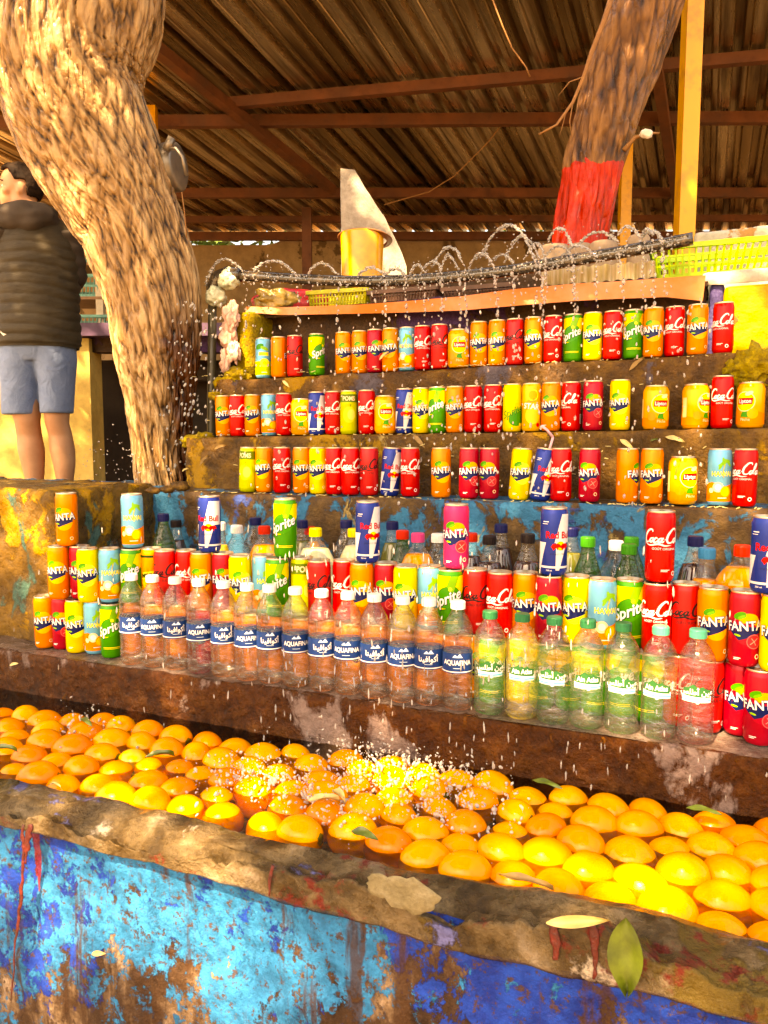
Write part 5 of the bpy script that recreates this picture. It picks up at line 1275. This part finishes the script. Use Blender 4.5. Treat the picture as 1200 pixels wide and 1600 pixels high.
tag(spray.build('falling_spray', M['drop']), 'falling water drops in front of the steps and the tree', None, kind='stuff')
foam = MB()
for cx, cy, sx, sy, n in ((392,1222,42,20,260),(625,1212,60,22,420),(700,1255,55,30,300),(525,1272,35,22,160),(560,1200,40,18,120),(130,1140,30,14,70),(480,1240,40,16,90)):
    for i in range(n):
        x, y = rd.gauss(cx, sx), rd.gauss(cy, sy); c = atz(x, y, ZW+.004); s, t = st(c)
        if t > 1.385 or t < interp(s, tin)+.012: continue
        if i % 3 == 0: drop(foam, c+Vector((0,0,.002)), rd.uniform(.003,.006), Vector((rd.uniform(-1,1), rd.uniform(-1,1), .05)), rd.uniform(.8,1.6)) if i % 60 == 0 else None
        for _ in range(2): drop(foam, c+Vector((0, 0, abs(rd.gauss(0, .018)))), rd.choice((.0007,.0008,.001,.0012,.0015,.002,.003)), Vector((rd.uniform(-1,1),rd.uniform(-1,1),.6)), rd.uniform(.8,2.4), True)
tag(foam.build('splash_foam', M['foam']), 'white splashing foam where the water falls among the oranges', None, kind='stuff')

# wet litter: twigs and specks on the steps, counted by nobody
lit = MB()
for i in range(420):
    px = rd.uniform(300, 1200); zz, t = rd.choice([(Z3-.002, 1.93), (.02, 2.125), (.225, 2.25), (-.06, 2.095), (.12, 2.228)])
    s = s_at(px, t, zz); c = P(s, t+rd.uniform(-.02, .01), zz+(rd.uniform(-.05, .05) if t in (2.095, 2.228) else .001)); a = rd.uniform(0, PI)
    L = rd.uniform(.005, .018); dd = Vector((math.cos(a), math.sin(a)*.5, rd.uniform(-.3, .3)))
    drop(lit, c, L, dd, 1, True) if False else lit.tube([c-dd*L*.5, c+dd*L*.5+Vector((0,0,.001))], [.0008,.0016], 5)
tag(lit.build('leaf_litter', M['leaf_y']), 'bits of dry leaf and twig stuck on the wet steps', None, kind='stuff')

# round metal drum hung on the tree
c = at(266, 262, 2.78); dr = empty('metal_drum_lamp', c, 'round galvanised lamp drum strapped to the right side of the leaning tree', 'lamp')
Rm = Matrix.Rotation(math.radians(80), 3, 'Z') @ Matrix.Rotation(PI/2, 3, 'X'); gal = plain('galvanised_metal', (.22,.18,.14), .35, .6, .12)
mb = MB(); mb.lathe([(.0001,-.035),(.06,-.035),(.078,-.028),(.082,0),(.080,.03),(.070,.036),(.0001,.030)], 36, c, M=Rm); mb.build('drum', gal, dr)
mb = MB(); mb.tube([at(262,232,2.68), at(275,232,2.66), at(285,245,2.66), at(291,275,2.67)], .006, 8); mb.box(at(264,225,2.68), (.022,.02,.045), Matrix.Rotation(.5, 3, 'Y')); mb.build('bracket', gal, dr)
mb = MB(); mb.tube([at(222,150,2.6), at(235,190,2.6), at(246,220,2.6), at(244,232,2.62)], .0022, 6); mb.build('cable', plain('black_cable', (.03,.02,.015), .5), dr)
mb = MB(); mb.tube([at(284,300,2.66), at(288,330,2.66), at(292,372,2.66)], .002, 6); mb.build('pull_cord', M['twig'], dr)
# loose wires under the roof
for lab, pts, Y in (('thin pale wire sagging under the roof, upper centre', [(770,0),(785,40),(800,75),(822,105),(828,120)], 3.7), ('thin wire slung across the roof from the centre beam', [(820,140),(800,175),(760,225),(710,275),(670,300),(600,320)], 5.2)):
    mb = MB(); mb.tube([at(x, y, Y) for x, y in pts], .004, 5); tag(mb.build('loose_wire', M['twig'], origin=at(*pts[0], Y)), lab, 'wire')
# pebbles at the foot of the tree
for i, (x, y, r) in enumerate(((283,760,.022),(262,764,.016),(240,766,.015))):
    lump('pebble', atz(x, y+4, -.145)+Vector((0, 0, r*.4)), r, M['step2'], None, ['larger grey pebble at the foot of the leaning tree','middle pebble at the foot of the leaning tree','leftmost pebble at the foot of the leaning tree'][i], 'pebble', i, (1.5, 1, .7), 2)

# ------------------------------------------------------------------ the man
YM = 4.0
def loft(secs, n=28):
    """secs: (cx, cy, cz, rx, ry) horizontal ellipses bottom to top"""
    v = []; f = []
    for s_ in secs:
        cx, cy, cz, rx, ry = s_[:5]
        for k_ in range(n): g = 2*PI*k_/n; v.append(Vector((cx+rx*math.cos(g), cy+ry*math.sin(g), cz)))
    m = len(secs)
    for i in range(m-1):
        for k_ in range(n): f.append((i*n+k_, i*n+(k_+1) % n, (i+1)*n+(k_+1) % n, (i+1)*n+k_))
    f.append(tuple(range(n-1, -1, -1))); f.append(tuple(range((m-1)*n, m*n))); return v, f
def px(x, y, dy=0): q = at(x, y, YM); return Vector((q.x, YM+dy, q.z))
man = empty('person', (px(60, 700).x, YM, -.38), 'man in black padded hooded jacket and blue shorts, seen from behind, looking left', 'person')
K = YM/F
B = MB()
def sec(lst, dy=0): return [(px(x, y).x, YM+dy+(o[0] if o else 0), px(x, y).z, w_/2*K, dp/2*K) for x, y, w_, dp, *o in lst]
for side, pts in ((0, [(50,806,30,70,-.05),(52,795,26,34,.02),(52,780,24,28,.03),(51,755,25,28,.03),(48,728,33,38,.03),(45,704,39,44,.03),(43,680,37,38,.02),(43,660,37,40,0),(40,635,44,50,0),(37,600,50,58,0),(38,555,64,72,0),(45,530,60,72,0)]),
                  (1, [(101,806,30,70,-.05),(100,795,25,34,.02),(99,780,24,28,.03),(98,755,24,28,.03),(97,728,32,36,.03),(94,704,37,42,.03),(92,680,35,36,.02),(89,660,35,38,0),(89,635,38,48,0),(88,600,44,54,0),(84,555,60,70,0),(76,530,60,72,0)])):
    B.add(*loft(sec(pts)))
B.add(*loft(sec([(60,560,84,50),(60,535,100,60),(60,500,108,70),(60,450,104,68),(58,400,100,64),(55,370,92,56),(50,352,72,46),(46,338,56,42),(40,328,46,44),(36,315,38,42),(34,305,36,42)])))
# arms: hanging and bent forward
def arm(sh_, el, wr, r=(.046,.042,.038,.031,.026)):
    B.tube([sh_, (sh_*.55+el*.45), el, (el*.5+wr*.5), wr], list(r), 14); return wr
for sgn, sh_, el, wr in ((-1, px(14, 362, -.05), px(-2, 424, -.03), px(-31, 443, .28)), (1, px(108, 365), px(112, 430, .04), px(75, 440, .26))):
    arm(sh_, el, wr); dirv = (wr-el).normalized()
    B.tube([wr, wr+dirv*.05, wr+dirv*.09], [.026,.038,.034], 10)
    for fi in range(4):
        o_ = Vector((0, 0, 1))*((fi-1.5)*.019); a_ = wr+dirv*.085+o_; L_ = (.07, .08, .075, .06)[fi]
        B.tube([a_, a_+dirv*L_*.5+Vector((-sgn*.006, 0, -.004)), a_+dirv*L_*.9+Vector((-sgn*.025, 0, -.014))], [.0095,.0088,.0075], 7)
    B.tube([wr+dirv*.03+Vector((0,0,.02)), wr+dirv*.06+Vector((-sgn*.02,0,.045)), wr+dirv*.09+Vector((-sgn*.03,0,.05))], [.012,.010,.008], 7)
# head, face turned to the left
hc = px(31, 296)
def sph(c, r, sq, n=3):
    bm = bmesh.new(); bmesh.ops.create_icosphere(bm, subdivisions=n, radius=r); v = [Vector(c)+Vector((q.co.x*sq[0], q.co.y*sq[1], q.co.z*sq[2])) for q in bm.verts]; f = [tuple(x.index for x in q.verts) for q in bm.faces]; bm.free(); return v, f
fy = math.radians(-18)   # the face looks left and a little towards us
fd = Vector((-math.cos(fy), math.sin(fy), 0)); fs_ = Vector((-fd.y, fd.x, 0))
def hp(f_, s_, z): return hc+fd*f_+fs_*s_+Vector((0, 0, z))
def ell(c, a, b, h, n=3):
    bm = bmesh.new(); bmesh.ops.create_icosphere(bm, subdivisions=n, radius=1); v = [Vector(c)+fd*q.co.x*a+fs_*q.co.y*b+Vector((0,0,q.co.z*h)) for q in bm.verts]; f = [tuple(x.index for x in q.verts) for q in bm.faces]; bm.free(); return v, f
B.add(*ell(hp(-.005,0,.02), .096, .076, .098, 4)); B.add(*ell(hp(.035,0,-.045), .058, .056, .070)); B.add(*ell(hp(.060,0,-.085), .032, .034, .026)); B.add(*ell(hp(.088,0,-.018), .018, .013, .028)); B.add(*ell(hp(.098,0,-.026), .014, .014, .012))
B.add(*ell(hp(.078,0,.022), .016, .050, .011)); B.add(*ell(hp(.082,0,-.062), .012, .022, .007)); B.add(*ell(hp(.080,0,-.073), .012, .020, .007))
near = -1 if (fs_.y > 0) else 1
for sg in (-1, 1):
    B.add(*ell(hp(-.012, sg*.074, -.012), .020, .010, .032)); B.add(*ell(hp(-.004, sg*.078, -.030), .010, .008, .012)); B.add(*ell(hp(.055, sg*.045, -.025), .024, .020, .020))
skin = NT('skin'); skin.col(skin.ramp(skin.noise(9, 3), (.3, (.44,.20,.10)), (.7, (.56,.29,.16)))); skin.rough(.5); skin.b.inputs['Subsurface Weight'].default_value = .05
body = B.build('body', skin.m, man)
rm = body.modifiers.new('union', 'REMESH'); rm.mode = 'VOXEL'; rm.voxel_size = .0065; rm.use_smooth_shade = True
sm_ = body.modifiers.new('relax', 'CORRECTIVE_SMOOTH') if False else body.modifiers.new('relax', 'SMOOTH'); sm_.factor = .5; sm_.iterations = 4
# eyes and brows
eyew = plain('eye_white', (.7,.66,.6), .2); dark = plain('dark_hair', (.022,.011,.006), .7, 0, .3, 60, .8, spec=.15)
for sg in (-1, 1):
    e = MB(); e.add(*ell(hp(.071, sg*.031, .002), .010, .012, .009, 2)); e.build('eye', eyew, man); e = MB(); e.add(*ell(hp(.0795, sg*.031, .002), .003, .0055, .0055, 2)); e.build('iris', dark, man)
    e = MB(); e.tube([hp(.084, sg*.014, .022), hp(.085, sg*.032, .028), hp(.070, sg*.052, .022)], [.004,.0045,.003], 6); e.build('eyebrow', dark, man)
# hair: cap over the skull, with short strands
hv = []; hf = []; bm = bmesh.new(); bmesh.ops.create_icosphere(bm, subdivisions=5, radius=1)
keep = {}
for q in bm.verts:
    c_ = q.co; x_, y_, z_ = c_.x, c_.y, c_.z
    lim = (-.62 if x_ < -.25 else (-.62+(x_+.25)*1.5 if x_ < .15 else (-.02+(x_-.15)*1.6 if x_ < .55 else .62)))
    if abs(y_) > .72 and -.30 < x_ < .25 and z_ < .05: continue
    if z_ > lim:
        kk = 1.13+.05*fbm(Vector((x_*9, y_*9, z_*5)), 4)+(.05 if x_ > .4 and z_ > .5 else 0); keep[q.index] = len(hv)
        hv.append(hp(-.005+x_*.096*kk, y_*.076*kk, .02+z_*.098*kk))
for q in bm.faces:
    ii = [x.index for x in q.verts]
    if all(i in keep for i in ii): hf.append(tuple(keep[i] for i in ii))
bm.free(); ho = build('hair', hv, hf, dark, man); sol = ho.modifiers.new('thick', 'SOLIDIFY'); sol.thickness = .012; sol.offset = -1
# padded jacket
jk = NT('black_padded_nylon'); jk.col(jk.ramp(jk.noise(12, 4), (.3, (.022,.015,.006)), (.7, (.042,.029,.012)))); jk.rough(.62); jk.b.inputs['Sheen Weight'].default_value = .05; jk.b.inputs['Specular IOR Level'].default_value = .25; jk.bump(jk.noise(30, 5, .6, jk.map((.6, .6, 2))), .5, .008)
JS = [(59,545,128,98),(59,520,128,98),(59,480,124,88),(59,440,124,86),(58,410,126,86),(57,385,122,82),(55,365,112,76),(53,352,98,66),(50,342,84,60),(46,333,70,58)]
v = []; f = []; n = 44; rows_ = 110; m_ = 0
ks = [(px(x, y).z, px(x, y).x, w_/2*K, dp/2*K) for x, y, w_, dp in JS]
for i in range(rows_+1):
    z = ks[0][0]+(ks[-1][0]-ks[0][0])*i/rows_
    cx = interp(z, [(a[0], a[1]) for a in ks]); rx = interp(z, [(a[0], a[2]) for a in ks]); ry = interp(z, [(a[0], a[3]) for a in ks])
    for k_ in range(n):
        g = 2*PI*k_/n; zz = z+.018*math.cos(g)+.006*math.cos(g*3+1)+.004*fbm(Vector((math.cos(g)*3, math.sin(g)*3, z*6)), 2)      # seams dip a little
        ph = (zz-ks[0][0])/.050; pf = abs(math.sin(PI*ph))**.45 if z < ks[5][0] else .85
        inf = -.006+.010*pf+.004*fbm(Vector((math.cos(g)*4, math.sin(g)*4, z*30)), 2); 
        if i < 3: inf -= .01
        v.append(Vector((cx+(rx+inf)*math.cos(g), YM+(ry+inf)*math.sin(g), z)))
for i in range(rows_):
    for k_ in range(n): f.append((i*n+k_, i*n+(k_+1) % n, (i+1)*n+(k_+1) % n, (i+1)*n+k_))
ja = build('padded_jacket', v, f, jk.m, man)
hood = lump('hood', px(50, 348, -.06), .150, plain('brown_black_jersey', (.035,.022,.014), .8), man, seed=3, sq=(1.12,.72,.60), n=4, amp=.14); 
for sgn, sh_, el, wr in ((-1, px(14, 362, -.05), px(-2, 424, -.03), px(-30, 442, .24)), (1, px(106, 362), px(112, 428, .04), px(80, 439, .22))):
    mb = MB(); ps = []; rs = []
    for i in range(31):
        a = i/30; p_ = sh_*(1-a*2)+el*a*2 if a < .5 else el*(2-a*2)+wr*(a*2-1); ps.append(p_); rs.append(.072-.026*a+.004*math.sin(a*40))
    mb.tube(ps, rs, 20); mb.build('sleeve', plain('brown_black_jersey_sleeve', (.035,.022,.014), .8), man)
# shorts
sh_m = NT('faded_blue_cotton'); sh_m.col(sh_m.ramp(sh_m.noise(10, 6, .7), (.3, (.11,.17,.30)), (.7, (.18,.25,.40)))); sh_m.rough(.85); sh_m.bump(sh_m.noise(14, 4, .5, dist=1.), .6, .02)
SB = MB()
SB.add(*loft(sec([(33,648,54,62),(33,640,55,64),(34,600,58,70),(36,565,66,78),(42,535,74,82),(48,524,76,78)]), 36)); SB.add(*loft(sec([(89,646,46,60),(89,638,47,62),(89,600,50,68),(87,565,60,76),(80,535,70,82),(74,524,70,78)]), 36)); SB.add(*loft(sec([(60,566,92,70),(60,550,106,84),(59,535,116,88),(59,522,110,82)]), 36))
so_ = SB.build('shorts', sh_m.m, man); r2 = so_.modifiers.new('union', 'REMESH'); r2.mode = 'VOXEL'; r2.voxel_size = .006; r2.use_smooth_shade = True; s2 = so_.modifiers.new('relax', 'SMOOTH'); s2.iterations = 5
tg = MB(); a = px(22, 526, -.14); tg.add([a, a+Vector((.045,0,-.01)), a+Vector((.03,-.004,-.03)), a+Vector((.0,0,.012))], [(0,1,2),(0,3,1)]); tg.build('care_label', plain('white_tag', (.75,.7,.6), .6), man, smooth=False)
for side, x in ((0, 50), (1, 101)):
    mb = MB(); c = px(x, 803, -.02); c.z = -.35; mb.add(*sph(c+Vector((0,.02,0)), .05, (.85, 2.4, .62), 3)); mb.build('shoe', plain('dark_shoe', (.06,.04,.03), .6), man)
for o in bpy.data.objects:
    if o.type == 'MESH' and o.data.name in PRINTS: o['kind'] = 'stuff'
print('cans', NCAN, 'objects', len(bpy.data.objects))
